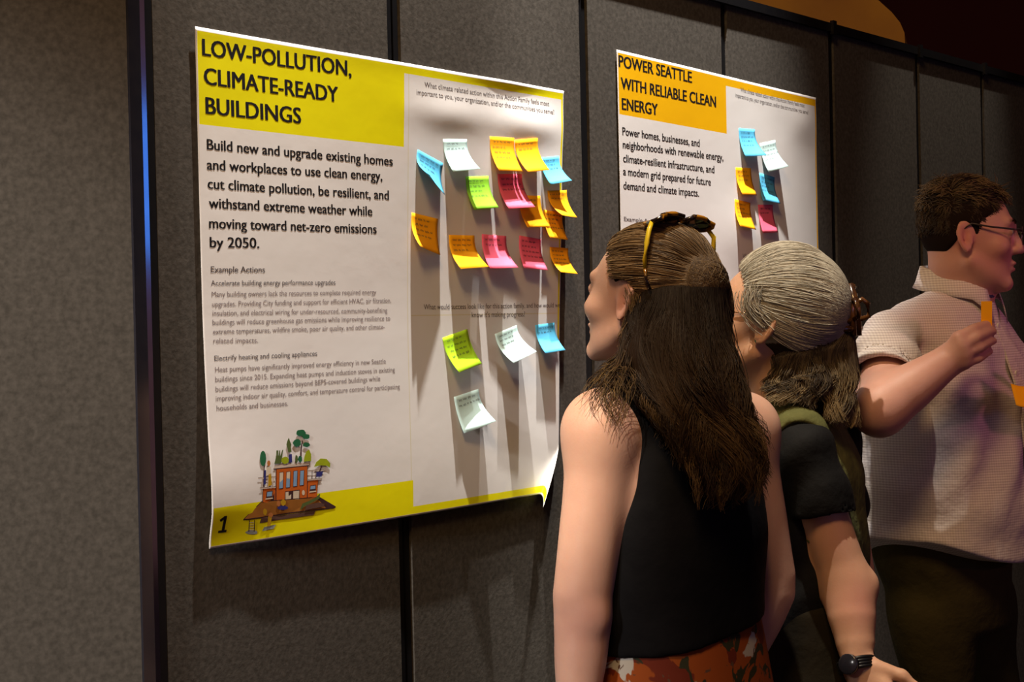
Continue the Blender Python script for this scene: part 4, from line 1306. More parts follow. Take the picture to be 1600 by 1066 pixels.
    base = base + (np.sin(ts[None] * 9 + ph[:, None]) * 0.011 * ts[None] + RNG.normal(size=(N, 1)) * 0.003)[..., None] * np.array([0.9, 0.1, 0.4]) + (RNG.normal(size=(N, 1)) * 0.003 + 0.003)[..., None] * np.array([0.3, -0.9, 0.3])
    tone = np.clip(0.35 + 0.35 * RNG.normal(size=N), 0, 1)[:, None, None]
    lt2 = np.array((0.24, 0.145, 0.05))
    colr = dk + (lt2 - dk) * tone * (0.02 + 0.98 * ts[None, :, None] ** 1.5)
    base = F.push(base, 0.0016)
    strands('shoulder_strands', base, 0.0006 * (1 - 0.6 * ts ** 3)[None] * np.ones((N, 1)), colr, hair)

    # loose strands by the ear and cheek
    N, K = 60, 10
    ts = np.linspace(0, 1, K)
    p0 = Ho + HR @ np.array([-0.082, 0.014, 0.012]); p1 = P(986, 470, 2.39); p2 = P(978, 520, 2.39)
    st = np.array([P(984, 452, 2.39), P(988, 456, 2.385), P(992, 460, 2.38)])[RNG.integers(0, 3, N)] + RNG.normal(size=(N, 3)) * 0.004
    en = np.array([P(980, 515, 2.39), P(985, 535, 2.385), P(972, 540, 2.395)])[RNG.integers(0, 3, N)] + RNG.normal(size=(N, 3)) * 0.007
    base = st[:, None] + (en - st)[:, None] * ts[None, :, None] + (np.sin(np.pi * ts)[None, :, None] * (0.006 + 0.004 * RNG.random(N))[:, None, None]) * np.array([0.6, -0.6, 0])
    strands('wisps', base, np.full((N, K), 0.0006), np.tile(np.array((0.13, 0.08, 0.035)) * (0.5 + RNG.random(N))[:, None, None], (1, K, 1)), hair)

    # sunglasses pushed up on the head
    sg = empty('sunglasses', Ho + HR @ np.array([0, 0.02, 0.12]))
    tag(sg, 'tortoiseshell sunglasses with yellow arms pushed up on the brown haired woman', 'sunglasses')
    def hl(x, y, z):
        if x > 0.07: x = 0.07 + (x - 0.07) * 0.1 - max(0, 0.113 - z) * 0.3
        q = (x + 0.09) * 1.06      # worn a little askew
        return Ho + HR @ np.array([-0.09 + q * 0.97, y - 0.046 - q * 0.20, z + 0.003 - q * 0.03])
    fr = nrm([0, 0.62, 0.78])      # the lens plane lies back on the crown
    def lens_ring(sx, q=20):
        return [hl(sx * (0.035 + 0.029 * math.cos(a)), 0.030 + 0.021 * math.sin(a) * 0.85 + (-0.010 if abs(math.cos(a)) > 0.6 else 0), 0.1345 - 0.021 * math.sin(a) * 0.45 - 0.25 * (0.035 + 0.029 * math.cos(a)) ** 2 * 8) for a in np.linspace(0, 2 * math.pi, q, endpoint=False)]
    for sx in (-1, 1):
        ring = lens_ring(sx)
        b = MB(); b.tube(ring, 0.0040, 8, closed=True); b.build('rim', M['tortoise'], sg, True)
        cen = np.mean(ring, 0); b = MB()
        b.add([p for p in ring] + [cen], [(i, (i + 1) % len(ring), len(ring)) for i in range(len(ring))]); b.build('lens', M['lens'], sg)
        b = MB(); b.tube([hl(sx * 0.062, 0.024, 0.1265), hl(sx * 0.076, 0.016, 0.113), hl(sx * 0.0855, 0.010, 0.092), hl(sx * 0.0905, 0.006, 0.066), hl(sx * 0.0905, 0.004, 0.052)], [0.0034, 0.0040, 0.0042, 0.0036, 0.0024], 8)
        b.build('temple', M['yellow_plastic'], sg, True)
        b = MB(); b.tube([hl(sx * 0.0905, 0.004, 0.052), hl(sx * 0.0915, -0.001, 0.036), hl(sx * 0.0905, -0.010, 0.022)], [0.0024, 0.0022, 0.002], 6)
        b.build('temple_tip', M['tortoise'], sg, True)
    b = MB(); b.tube([hl(-0.010, 0.030, 0.1355), hl(0, 0.034, 0.1375), hl(0.010, 0.030, 0.1355)], 0.0038, 8); b.build('bridge', M['tortoise'], sg, True)
    return root


woman_long_hair()


# ================================================================== woman with grey hair
def woman_grey():
    fb = nrm([-0.93, 0.36, 0]); lf = np.array([-fb[1], fb[0], 0])
    c0_ = P(1242, 800, 2.84)
    root = empty('person', [c0_[0], c0_[1], 0.0])
    tag(root, 'grey haired woman with a claw clip, olive vest over black short-sleeved shirt', 'person')
    Ho = P(1206, 508, 2.80); HR = frame(nrm([-0.91, 0.36, 0.22]))
    T = rows_px([(1252, 1150, 2.84, 0.170, 0.125), (1250, 1040, 2.84, 0.165, 0.125), (1248, 920, 2.84, 0.150, 0.105),
                 (1244, 820, 2.84, 0.152, 0.108), (1242, 740, 2.84, 0.158, 0.102), (1240, 690, 2.84, 0.150, 0.085), (1240, 655, 2.83, 0.105, 0.058)])
    F = Field(P(1060, 1480, 2.9) - [0.0, 0.5, 0], P(1420, 360, 2.8) + [0.12, 0.45, 0.0], 0.0038)
    F.loft([q for q in T if q[0] > 0.93], lf, 0.03)
    nb = P(1220, 630, 2.82)
    F.cap(Ho + HR @ np.array([0, -0.012, -0.05]), nb, 0.052, 0.056, 0.025)
    Ls = P(1255, 705, 2.69); Rs = Ls - lf * 0.27
    Le = P(1326, 918, 2.68); Lw = P(1339, 1036, 2.63)
    Re = P(1338, 900, 2.97); Rw = P(1300, 1010, 2.92)
    F.cap(nb - [0, 0, 0.01], Ls - [0, 0, 0.012], 0.044, 0.036, 0.02); F.cap(nb - [0, 0, 0.01], Rs - [0, 0, 0.012], 0.044, 0.036, 0.02)
    F.chain([Ls, Ls * 0.5 + Le * 0.5, Le * 0.85 + Ls * 0.15, Le], [0.046, 0.0405, 0.041, 0.040], 0.02)
    F.chain([Le, P(1331, 962, 2.66), P(1336, 1002, 2.645), Lw], [0.040, 0.0415, 0.034, 0.026], 0.03)
    F.ell(Le + [0.033, 0.0, 0.004], (0.016, 0.018, 0.02), k=0.02)
    F.chain([Rs, Re, Rw], [0.05, 0.036, 0.026], 0.03)
    hand(F, Lw, P(1368, 1085, 2.60) - P(1339, 1034, 2.63), (0.3, 0.9, 0), (0.75, -0.4, 0.5), 0.45)
    hand(F, Rw, Rw - Re, (-0.3, -0.9, 0), fb, 0.5)
    F.local(Ho, HR, (-0.115, -0.125, -0.14), (0.115, 0.145, 0.135), lambda x, y, z: head_sdf(x / 1.07, y / 1.07, z / 1.07, wide=1.02) * 1.07, 0.02)
    V, f = F.mesh()
    obj('body', V, f, M['skin_a'], root, True, colors=skin_colors(V, (0.60, 0.35, 0.23), [
        (Ho + HR @ np.array([0, 0.095, -0.058]), 0.014, (0.42, 0.17, 0.13)), (Le + [0.01, -0.04, -0.02], 0.05, (0.56, 0.27, 0.20)), (Ls * 0.4 + Le * 0.6 + [0, -0.04, 0], 0.05, (0.58, 0.31, 0.22))]))
    for sx in (-1, 1):
        mb = MB(); mb.ball(Ho + HR @ np.array([sx * 0.0318, 0.0825, 0.009]), 0.0112, 8); mb.build('eyeball', M['eye'], root, True)
    allr = lambda B: ([a[0] for a in B.ax], [a[-1] for a in B.ax])
    # black shirt: body and short sleeves
    B = Field(P(1060, 960, 2.9) - [0.0, 0.45, 0], P(1400, 590, 2.8) + [0.1, 0.42, 0.0], 0.0042)
    B.loft([(z, x, y, a + 0.008, b + 0.008) for z, x, y, a, b in T][1:], lf, 0.03)
    B.cap(nb + [0, 0, -0.022], Ls + [0, 0, 0.0], 0.050, 0.046, 0.03); B.cap(nb + [0, 0, -0.018], Rs + [0, 0, 0.020], 0.052, 0.050, 0.03)
    dn = nrm(Le - Ls); hemL = P(1278, 806, 2.68)
    S = Field(P(1060, 960, 2.9) - [0.0, 0.45, 0], P(1400, 590, 2.8) + [0.1, 0.42, 0.0], 0.0042)
    S.chain([Ls, Ls + dn * 0.15], [0.056, 0.058], 0.03)
    S.half(hemL, nrm(dn + np.array([-0.25, 0, 0.05])), 0.003)
    S.cap(Ls + dn * 0.09, Ls + dn * 0.17, 0.047, 0.050, 0.003, 'cut')
    B.merge(S)
    B.chain([Rs, Re * 0.5 + Rs * 0.5], [0.055, 0.050], 0.03)
    B.put(*allr(B), lambda X, Y, Z: 0.0028 * np.sin(55 * (X * dn[0] + Y * dn[1] + Z * dn[2]) + 30 * X + 2 * np.sin(25 * Y)) , 0.01, 'disp')
    B.cap(nb + [0, 0, 0.02], nb + [0, 0, 0.12], 0.06, 0.06, 0.005, 'cut')
    V, f = B.mesh(); obj('black_shirt', V, f, M['black_cotton'], root, True)
    # olive vest
    B = Field(P(1060, 960, 2.9) - [0.0, 0.45, 0], P(1400, 590, 2.8) + [0.1, 0.42, 0.0], 0.0042)
    B.loft([(z, x, y, a + 0.018, b + 0.020) for z, x, y, a, b in T][1:], lf, 0.03)
    B.cap(nb + [0, 0, -0.012], Ls * 0.85 + nb * 0.15 + [0, 0, 0.016], 0.056, 0.052, 0.03); B.cap(nb + [0, 0, -0.012], Rs * 0.72 + nb * 0.28 + [0, 0, 0.026], 0.056, 0.054, 0.03)
    for s_, sg in ((Ls, 1), (Rs, -1)):
        c = s_ + lf * 0.058 * sg + [0, 0, -0.052] - fb * 0.002
        B.ell(c, (0.105, 0.074, 0.112), np.stack([lf, fb, np.array([0, 0, 1.0])], 1), 0.006, 'cut')
    B.cap(nb + [0, 0, 0.015], nb + [0, 0, 0.15], 0.066, 0.08, 0.006, 'cut')
    B.put(*allr(B), lambda X, Y, Z: 0.002 * np.sin(45 * Z + 20 * X) + 0.0015 * np.sin(70 * Y + 14 * Z), 0.01, 'disp')
    B.half(P(1335, 900, 2.84), nrm([-0.75, 0.0, -1.0]))
    V, f = B.mesh(); obj('vest', V, f, M['olive'], root, True)
    # trousers
    L = Field([c0_[0] - 0.32, c0_[1] - 0.32, 0.03], [c0_[0] + 0.32, c0_[1] + 0.32, 1.12], 0.006)
    L.loft([(z, x, y, a + 0.010, b + 0.010) for z, x, y, a, b in T if z < 1.10], lf, 0.03)
    c = np.array([c0_[0], c0_[1], 0])
    for sg in (1, -1):
        L.chain([c + lf * 0.085 * sg + [0, 0, 0.78], c + lf * 0.09 * sg + [0, 0, 0.45], c + lf * 0.09 * sg + [0, 0, 0.12]], [0.105, 0.085, 0.085], 0.04)
        shoe(c + lf * 0.09 * sg, fb, root)
    L.half((0, 0, 0.075), (0, 0, -1))
    V, f = L.mesh(); obj('trousers', V, f, M['brown_trousers'], root, True)

    # hair
    claw = P(1292, 490, 2.79)
    Hd = Field(P(1110, 700, 2.8) - [0.0, 0.3, 0], P(1370, 340, 2.8) + [0.0, 0.3, 0], 0.0042)
    ec = np.array([0, -0.022, 0.044]); er = np.array([0.096, 0.113, 0.108])
    def capf(x, y, z):
        d = e_(x, y, z, ec, er)
        d = smax(d, y - (0.012 + 0.60 * np.clip(z - 0.01, 0, 1) + 0.10 * np.clip(z - 0.08, 0, 1)), 0.012)
        d = smax(d, -0.045 + 0.38 * np.clip(-y - 0.03, 0, 1) - z, 0.02)
        d = smax(d, -e_(np.abs(x), y, z, (0.088, 0.0, -0.008), (0.03, 0.024, 0.034)), 0.006)
        return d
    Hd.local(Ho, HR, (-0.11, -0.15, -0.08), (0.11, 0.11, 0.15), capf, 0.01)
    Hd.cap(P(1275, 490, 2.79), claw, 0.052, 0.022, 0.03)
    Hd.chain([P(1262, 520, 2.79), P(1262, 580, 2.775), P(1268, 625, 2.765)], [0.052, 0.070, 0.045], 0.03, flat=((0.2, -1, 0), 0.7))
    Hd.chain([P(1296, 520, 2.78), P(1308, 590, 2.77), P(1315, 630, 2.765)], [0.03, 0.030, 0.018], 0.03)
    V, f = Hd.mesh()
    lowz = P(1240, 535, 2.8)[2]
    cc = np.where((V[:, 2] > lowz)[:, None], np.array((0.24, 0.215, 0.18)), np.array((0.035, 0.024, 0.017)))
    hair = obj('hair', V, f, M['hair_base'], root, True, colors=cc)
    N, K = 6500, 16
    HLp = np.array([(0.0, 0.086, 0.104), (0.030, 0.082, 0.101), (0.060, 0.064, 0.086), (0.080, 0.042, 0.054), (0.088, 0.028, 0.020), (0.094, 0.004, 0.030), (0.096, -0.026, 0.010), (0.092, -0.040, -0.030)])
    HLp = np.concatenate([(HLp * [-1, 1, 1])[::-1], HLp[1:]])
    u = RNG.random(N) * (len(HLp) - 1); i = u.astype(int).clip(0, len(HLp) - 2)
    st = HLp[i] + (HLp[i + 1] - HLp[i]) * (u - i)[:, None]
    d0 = (st - ec) / er; d0 /= np.linalg.norm(d0, axis=1, keepdims=True)
    tj = (HR.T @ (claw - Ho))[None] + RNG.normal(size=(N, 3)) * [0.004, 0.004, 0.006] + np.stack([0 * u, 0 * u, 0.36 * (st[:, 2] - 0.045)], -1)
    d1 = (tj - ec) / er; l1 = np.linalg.norm(d1, axis=1, keepdims=True); d1 /= l1
    t0 = RNG.random(N) ** 2 * 0.5
    t = t0[:, None] + (1 - t0)[:, None] * np.linspace(0, 1, K)[None]
    om = np.arccos(np.clip((d0 * d1).sum(1), -1, 1))[:, None]
    dirs = (np.sin((1 - t) * om)[..., None] * d0[:, None] + np.sin(t * om)[..., None] * d1[:, None]) / np.sin(om)[..., None]
    dirs /= np.linalg.norm(dirs, axis=2, keepdims=True)
    clump = np.sin(u * 4.7) * 0.5 + np.sin(u * 13 + 2) * 0.35
    lift = 1.0 + (0.018 * clump[:, None] + 0.018 * RNG.random(N)[:, None] + 0.03) * np.sin(np.pi * np.clip(t, 0.04, 1)) + (l1 - 1) * t ** 3
    pw = (ec + er * dirs * lift[..., None] + RNG.normal(size=(N, 1, 3)) * 0.0011) @ HR.T + Ho
    tone = np.clip(0.58 + 0.22 * clump + 0.13 * RNG.normal(size=N), 0, 1)[:, None, None]
    gd_, gl_ = np.array((0.17, 0.15, 0.115)), np.array((0.62, 0.58, 0.49))
    colr = gd_ + (gl_ - gd_) * tone * np.clip(1.15 - 0.55 * t[..., None], 0.2, 1)
    strands('grey_strands', Hd.push(pw, 0.0008), np.full((N, K), 0.00065), colr, hair)
    # curl in front of the ear
    N, K = 170, 12; ts = np.linspace(0, 1, K)
    st = P(1178, 462, 2.715) + RNG.normal(size=(N, 3)) * [0.010, 0.004, 0.008]
    ang = 0.4 + ts * 4.0
    rr = (0.012 + 0.006 * RNG.random(N))[:, None]
    base = st[:, None] + np.stack([0.012 * ts[None] - rr * np.sin(ang)[None] * 0.7 + 0.004, np.zeros((N, K)) - 0.003, -0.040 * ts[None] * (0.8 + 0.6 * RNG.random(N))[:, None] + rr * 0.4 * np.cos(ang)[None]], -1)
    strands('ear_curl', base, np.full((N, K), 0.0008), np.tile(gl_ * (0.5 + 0.5 * RNG.random(N))[:, None, None], (1, K, 1)), hair)
    # hair below the clip
    gd = [[(1225, 535, 2.755), (1215, 575, 2.745), (1205, 605, 2.735), (1195, 632, 2.725)],
          [(1245, 535, 2.745), (1240, 580, 2.73), (1232, 610, 2.715), (1225, 636, 2.70)],
          [(1270, 525, 2.745), (1272, 580, 2.72), (1270, 612, 2.705), (1262, 640, 2.695)],
          [(1290, 510, 2.765), (1300, 570, 2.735), (1305, 615, 2.72), (1300, 652, 2.71)],
          [(1306, 505, 2.785), (1320, 560, 2.765), (1328, 615, 2.755), (1326, 662, 2.745)]]
    G = np.array([[P(*q) for q in g] for g in gd])
    N, K = 3400, 16; ts = np.linspace(0, 1, K)
    kk = ts * 3; i = np.minimum(kk.astype(int), 2); fr = (kk - i)[:, None]
    C = G[:, i] * (1 - fr) + G[:, i + 1] * fr
    for _ in range(3): C[:, 1:-1] = 0.25 * C[:, :-2] + 0.5 * C[:, 1:-1] + 0.25 * C[:, 2:]
    nc = 70; cu = RNG.random(nc); ci = RNG.integers(0, nc, N); u = np.clip(cu[ci] + RNG.normal(size=N) * 0.025, 0, 1)
    uu = u * 4; a = np.minimum(uu.astype(int), 3); w = (uu - a)[:, None, None]
    base = C[a] * (1 - w) + C[a + 1] * w
    ln = np.where(u > 0.72, 1.05, (0.55 + 0.45 * RNG.random(nc) ** 0.7)[ci]) * (0.9 + 0.1 * RNG.random(N))
    base = base[:, :1] + (base - base[:, :1]) * (1 - (1 - ln)[:, None, None] * ts[None, :, None])
    ph = (RNG.random(nc) * 6.28)[ci]; am = (0.4 + RNG.random(nc))[ci]
    base = base + (am[:, None] * np.sin(ts[None] * 8 + ph[:, None]) * (0.001 + 0.014 * ts[None]) + RNG.normal(size=(N, 1)) * 0.004)[..., None] * np.array([0.97, 0.2, 0]) \
        + (0.012 * RNG.random(nc)[ci][:, None] + RNG.normal(size=(N, 1)) * 0.003 + am[:, None] * 0.004 * np.cos(ts[None] * 9 + 2 * ph[:, None]))[..., None] * np.array([0.2, -0.95, 0])
    tone = np.clip((RNG.random(nc) ** 1.4)[ci] * 0.8 + 0.15 * RNG.normal(size=N) + 1.5 * np.clip(u - 0.66, 0, 1), 0, 1)[:, None, None]
    dk = np.array((0.030, 0.020, 0.014)); lt = np.array((0.42, 0.30, 0.15))
    colr = dk + (lt - dk) * tone * (0.10 + 0.90 * ts[None, :, None] ** 1.8)
    base = Hd.push(base, 0.0012 + 0.009 * RNG.random(nc)[ci].repeat(K) * np.tile(np.minimum(ts * 6, 1), N))
    strands('lower_strands', base, 0.00065 * (1 - 0.6 * ts ** 3)[None] * np.ones((N, 1)), colr, hair)

    # claw clip
    ck = empty('hair_claw', claw + [0, 0, -0.03])
    tag(ck, 'brown tortoiseshell claw clip holding the grey hair at the back', 'hair clip')
    R = frame(nrm([0.80, -0.58, 0.15]))
    def cl(x, y, z): return claw + R @ np.array([x * 1.5, y * 1.35 + 0.030, z * 1.45])
    for sx in (-1, 1):
        b = MB()
        for q in range(6):
            z = 0.026 - q * 0.0105
            b.tube([cl(sx * 0.006, 0.014, z), cl(sx * 0.018, 0.012, z + 0.002), cl(sx * 0.026, 0.0, z + 0.003), cl(sx * 0.026, -0.016, z), cl(sx * 0.020, -0.03, z - 0.004)], [0.0062, 0.0066, 0.0062, 0.0052, 0.003], 8)
        b.tube([cl(sx * 0.007, 0.014, 0.032), cl(sx * 0.008, 0.016, 0.0), cl(sx * 0.007, 0.014, -0.034)], [0.006, 0.009, 0.006], 8)
        b.build('claw_jaw', M['claw'], ck, True)
        b = MB(); b.tube([cl(sx * 0.007, 0.014, 0.006), cl(sx * 0.010, 0.026, 0.010), cl(sx * 0.016, 0.030, 0.004), cl(sx * 0.016, 0.028, -0.012), cl(sx * 0.008, 0.018, -0.014)], 0.0050, 8)
        b.build('claw_handle', M['claw'], ck, True)

    # eyeglasses
    eg = empty('eyeglasses', Ho + HR @ np.array([0, 0.11, 0]))
    tag(eg, 'thin gold wire eyeglasses worn by the grey haired woman', 'eyeglasses')
    def hl(x, y, z): return Ho + HR @ np.array([x, y, z])
    for sx in (-1, 1):
        ring = [hl(sx * (0.033 + 0.024 * math.cos(a)), 0.1085 - 0.30 * (0.033 + 0.024 * math.cos(a)) ** 2 * 8, 0.004 + 0.016 * math.sin(a)) for a in np.linspace(0, 2 * math.pi, 22, endpoint=False)]
        b = MB(); b.tube(ring, 0.0011, 6, closed=True); b.build('rim', M['gold'], eg, True)
        b = MB(); b.tube([hl(sx * 0.057, 0.1005, 0.008), hl(sx * 0.070, 0.088, 0.010), hl(sx * 0.0775, 0.045, 0.014), hl(sx * 0.081, 0.010, 0.018)], 0.0013, 6)
        b.build('temple', M['gold'], eg, True)
    b = MB(); b.tube([hl(-0.010, 0.108, 0.006), hl(0, 0.113, 0.010), hl(0.010, 0.108, 0.006)], 0.0011, 6); b.build('bridge', M['gold'], eg, True)
    # ear stud
    b = MB(); b.ball(Ho + HR @ np.array([-0.0835, 0.004, -0.029]), 0.0035, 8)
    tag(b.build('earring', M['green_stone'], None, True), 'small green stud earring on the grey haired woman', 'earring')
    # wristwatch
    wc = P(1339, 1040, 2.627); ax_ = nrm(P(1352, 1060, 2.62) - P(1337, 1002, 2.645)); 
    wt = empty('wristwatch', wc); tag(wt, 'black wristwatch on the wrist of the grey haired woman', 'watch')
    e1 = nrm(np.cross(ax_, [0, 1, 0])); e2 = np.cross(ax_, e1)
    b = MB()
    for off in (-0.0075, -0.0025, 0.0025, 0.0075):
        b.tube([wc + ax_ * off + 0.0305 * (math.cos(a) * e1 + math.sin(a) * e2) for a in np.linspace(0, 2 * math.pi, 28, endpoint=False)], 0.0034, 8, closed=True)
    b.build('strap', M['rail'], wt, True)
    dface = nrm(np.array([-0.55, -0.8, 0.1])); dface = nrm(dface - (dface @ ax_) * ax_)
    b = MB(); b.tube([wc + dface * 0.029, wc + dface * 0.037, wc + dface * 0.038], [0.0175, 0.0175, 0.016], 20); b.build('watch_case', M['post'], wt, True)
    return root


woman_grey()


# ================================================================== man in the checked shirt
def man():
    fb = nrm([0.75, -0.66, 0]); lf = np.array([-fb[1], fb[0], 0]); rt = -lf
    c0_ = P(1478, 760, 3.2)
    root = empty('person', [c0_[0], c0_[1], 0.0])
    tag(root, 'man with glasses in a pale checked short-sleeved shirt and dark olive trousers', 'person')
    Ho = P(1506, 373, 3.15); HR = frame(nrm([0.97, -0.20, -0.02]))
    def sq(y): return np.where(y < 0, y / 0.84, y)
    T = rows_px([(1478, 1060, 3.2, 0.190, 0.150), (1480, 900, 3.2, 0.158, 0.128), (1482, 800, 3.2, 0.192, 0.165),
                 (1482, 700, 3.2, 0.188, 0.150), (1478, 600, 3.2, 0.192, 0.135), (1476, 530, 3.2, 0.180, 0.105), (1476, 480, 3.19, 0.120, 0.070)])
    F = Field(P(1290, 1420, 3.2) - [0.0, 0.6, 0], P(1760, 270, 3.2) + [0.0, 0.42, 0.0], 0.0042)
    F.loft([q for q in T if q[0] > 1.05], lf, 0.03)
    nb = P(1496, 458, 3.18)
    F.cap(Ho + HR @ np.array([0, -0.015, -0.05]), nb, 0.056, 0.060, 0.03)
    F.cap(Ho + HR @ np.array([0, 0.025, -0.07]), nb + fb * 0.02, 0.040, 0.050, 0.03)
    Rs, Re, Rw = P(1390, 536, 3.05), P(1374, 640, 2.865), P(1484, 562, 2.875)
    Ls = Rs + lf * 0.36; Le = P(1690, 700, 3.24); Lw = P(1700, 645, 3.02)
    F.cap(nb - [0, 0, 0.03], Rs + [0, 0, 0.01], 0.055, 0.040, 0.03); F.cap(nb - [0, 0, 0.03], Ls + [0, 0, 0.01], 0.055, 0.040, 0.03)
    F.chain([Rs, Re], [0.047, 0.046], 0.02)
    F.chain([Re, Re * 0.65 + Rw * 0.35, Rw], [0.046, 0.046, 0.031], 0.03)
    F.chain([Ls, Le, Lw], [0.06, 0.045, 0.030], 0.03)
    # right hand pinching the pad: palm, knuckles and five fingers
    kn = [P(1497, 528, 2.855), P(1503, 541, 2.85), P(1507, 554, 2.853), P(1508, 566, 2.86)]
    for q in kn: F.cap(Rw * 0.9 + q * 0.1, q, 0.020, 0.0135, 0.012)
    for pts in ([kn[0], P(1521, 514, 2.862), P(1540, 508, 2.890), P(1548, 508, 2.905)], [kn[1], P(1527, 527, 2.852), P(1544, 519, 2.880), P(1552, 518, 2.897)],
                [kn[2], P(1530, 543, 2.855), P(1546, 534, 2.882), P(1552, 533, 2.897)], [kn[3], P(1528, 560, 2.865), P(1541, 551, 2.885), P(1546, 549, 2.898)]):
        F.chain(pts, [0.0108, 0.0100, 0.0090, 0.0078], 0.0045)
    F.chain([P(1488, 552, 2.90), P(1505, 530, 2.925), P(1522, 515, 2.935), P(1534, 509, 2.935)], [0.017, 0.0125, 0.011, 0.009], 0.008)
    hand(F, Lw, P(1650, 610, 2.96) - Lw, (-0.5, 0.4, 0.5), (-0.3, -0.2, 0.9), 0.55)
    F.local(Ho, HR, (-0.105, -0.115, -0.13), (0.105, 0.135, 0.125), lambda x, y, z: head_sdf(x, sq(y), z, wide=1.06), 0.02)
    V, f = F.mesh()
    obj('body', V, f, M['skin_a'], root, True, colors=skin_colors(V, (0.60, 0.33, 0.26), [
        (Ho + HR @ np.array([0, 0.095, -0.058]), 0.014, (0.42, 0.15, 0.13)), (Ho + HR @ np.array([0.082, -0.006, 0]), 0.03, (0.62, 0.24, 0.18)),
        (Ho + HR @ np.array([0.06, 0.05, -0.03]), 0.05, (0.58, 0.27, 0.22))]))
    for sx in (-1, 1):
        mb = MB(); mb.ball(Ho + HR @ np.array([sx * 0.0328, 0.0828, 0.009]), 0.0112, 8); mb.build('eyeball', M['eye'], root, True)
        N, K = 70, 5; ts = np.linspace(0, 1, K)
        q = RNG.random(N); x = sx * (0.014 + 0.034 * q)
        st = np.stack([x, 0.1005 - 0.35 * (np.abs(x) - 0.012) ** 1.0 * 0.9, 0.030 + 0.004 * np.sin(q * 2.6) + RNG.normal(size=N) * 0.0015], -1)
        pl = st[:, None] + ts[None, :, None] * np.array([sx * 0.007, 0.001, 0.001])
        strands('eyebrow', pl @ HR.T + Ho, np.full((N, K), 0.0006), np.tile((0.05, 0.03, 0.02), (N, K, 1)), root)
    allr = lambda B: ([a[0] for a in B.ax], [a[-1] for a in B.ax])
    # shirt
    B = Field(P(1290, 930, 3.2) - [0.0, 0.6, 0], P(1760, 400, 3.2) + [0.0, 0.42, 0.0], 0.0042)
    B.loft([(z, x, y, a + (0.020 if z > 1.05 else 0.048), b + (0.020 if z > 1.05 else 0.044)) for z, x, y, a, b in T if z > 0.9], lf, 0.03)
    B.cap(nb + [0, 0, -0.036], Rs + [0, 0, 0.012], 0.064, 0.048, 0.03); B.cap(nb + [0, 0, -0.036], Ls + [0, 0, 0.012], 0.064, 0.048, 0.03)
    dR = nrm(Re - Rs); dL = nrm(Le - Ls)
    B.chain([Ls, Ls + dL * 0.20], [0.070, 0.070], 0.03)
    hs = P(1378, 606, 2.96)
    S = Field(P(1290, 930, 3.2) - [0.0, 0.6, 0], P(1760, 400, 3.2) + [0.0, 0.42, 0.0], 0.0042)
    S.chain([Rs, Rs + dR * 0.21], [0.062, 0.070], 0.03)
    S.half(hs, nrm(dR + np.array([0.0, -0.0, -0.15])), 0.003)
    B.merge(S)
    # folds: drag lines from shoulder to the raised arm, gathers above the placket, slack at the waist
    def folds(X, Y, Z):
        a = X * lf[0] + Y * lf[1]; g = X * fb[0] + Y * fb[1]
        w1 = np.sin(48 * (Z + 0.7 * a) + 2.0 * np.sin(14 * a)) * np.exp(-((Z - 1.38) / 0.09) ** 2)
        w2 = np.sin(60 * (a * 0.9 - 0.35 * Z) + 3 * np.sin(9 * Z)) * np.exp(-((Z - 1.24) / 0.12) ** 2)
        w3 = np.sin(42 * Z + 7 * np.sin(7 * a)) * np.exp(-((Z - 1.02) / 0.06) ** 2)
        return 0.0075 * w1 + 0.0075 * w2 + 0.0065 * w3
    B.put(*allr(B), folds, 0.01, 'disp')
    B.cap(Rs + dR * 0.10, Rs + dR * 0.23, 0.056, 0.061, 0.003, 'cut')
    B.cap(nb + [0, 0, 0.0], nb + [0, 0, 0.15] + fb * 0.04, 0.058, 0.075, 0.004, 'cut')
    hemc = P(1478, 880, 3.08)
    zc = hemc[2]
    B.put(*allr(B), lambda X, Y, Z: (Z - (zc + 0.050 * np.clip(np.abs((X - c0_[0]) * lf[0] + (Y - c0_[1]) * lf[1]) / 0.20, 0, 1) ** 2.5)), 0.004, 'cut')
    V, f = B.mesh(); shirt = obj('checked_shirt', V, f, M['check'], root, True)
    # collar: a folded band and two points
    R = frame(fb)
    cen = nb + [0, 0, 0.012]
    b = MB(); ring_in = []; n = 36
    def cp(a, r, z): return cen + R @ np.array([math.sin(a) * r * 1.0, math.cos(a) * r * 1.06, z + 0.018 * -math.cos(a) ])
    V_ = []; f_ = []
    angs = np.linspace(0.35, 2 * math.pi - 0.35, n)
    prof = [(0.066, -0.012), (0.064, 0.018), (0.0645, 0.030), (0.071, 0.029), (0.080, -0.002), (0.086, -0.014)]
    for a in angs:
        pt = max(0.0, 1 - min(a - 0.35, 2 * math.pi - 0.35 - a) / 0.5)
        for j, (r, z) in enumerate(prof):
            zz = z - (0.045 * pt ** 1.5 if j >= 4 else 0.0) * (1 if j == 5 else 0.5)
            V_.append(cp(a, r + (0.008 * pt if j >= 4 else 0), zz))
    m_ = len(prof)
    for i in range(n - 1):
        for j in range(m_ - 1): f_.append((i * m_ + j, (i + 1) * m_ + j, (i + 1) * m_ + j + 1, i * m_ + j + 1))
    co = obj('collar', V_, f_, M['check'], root, True)
    so = co.modifiers.new('thickness', 'SOLIDIFY'); so.thickness = 0.002
    b = MB(); pl = []
    for z in np.linspace(zc + 0.012, nb[2] - 0.05, 26):
        k_ = np.interp(z, [r[0] for r in T], [r[4] for r in T]); x_ = np.interp(z, [r[0] for r in T], [r[1] for r in T]); y_ = np.interp(z, [r[0] for r in T], [r[2] for r in T])
        pl.append(np.array([x_, y_, z]) + fb * (k_ + 0.0195))
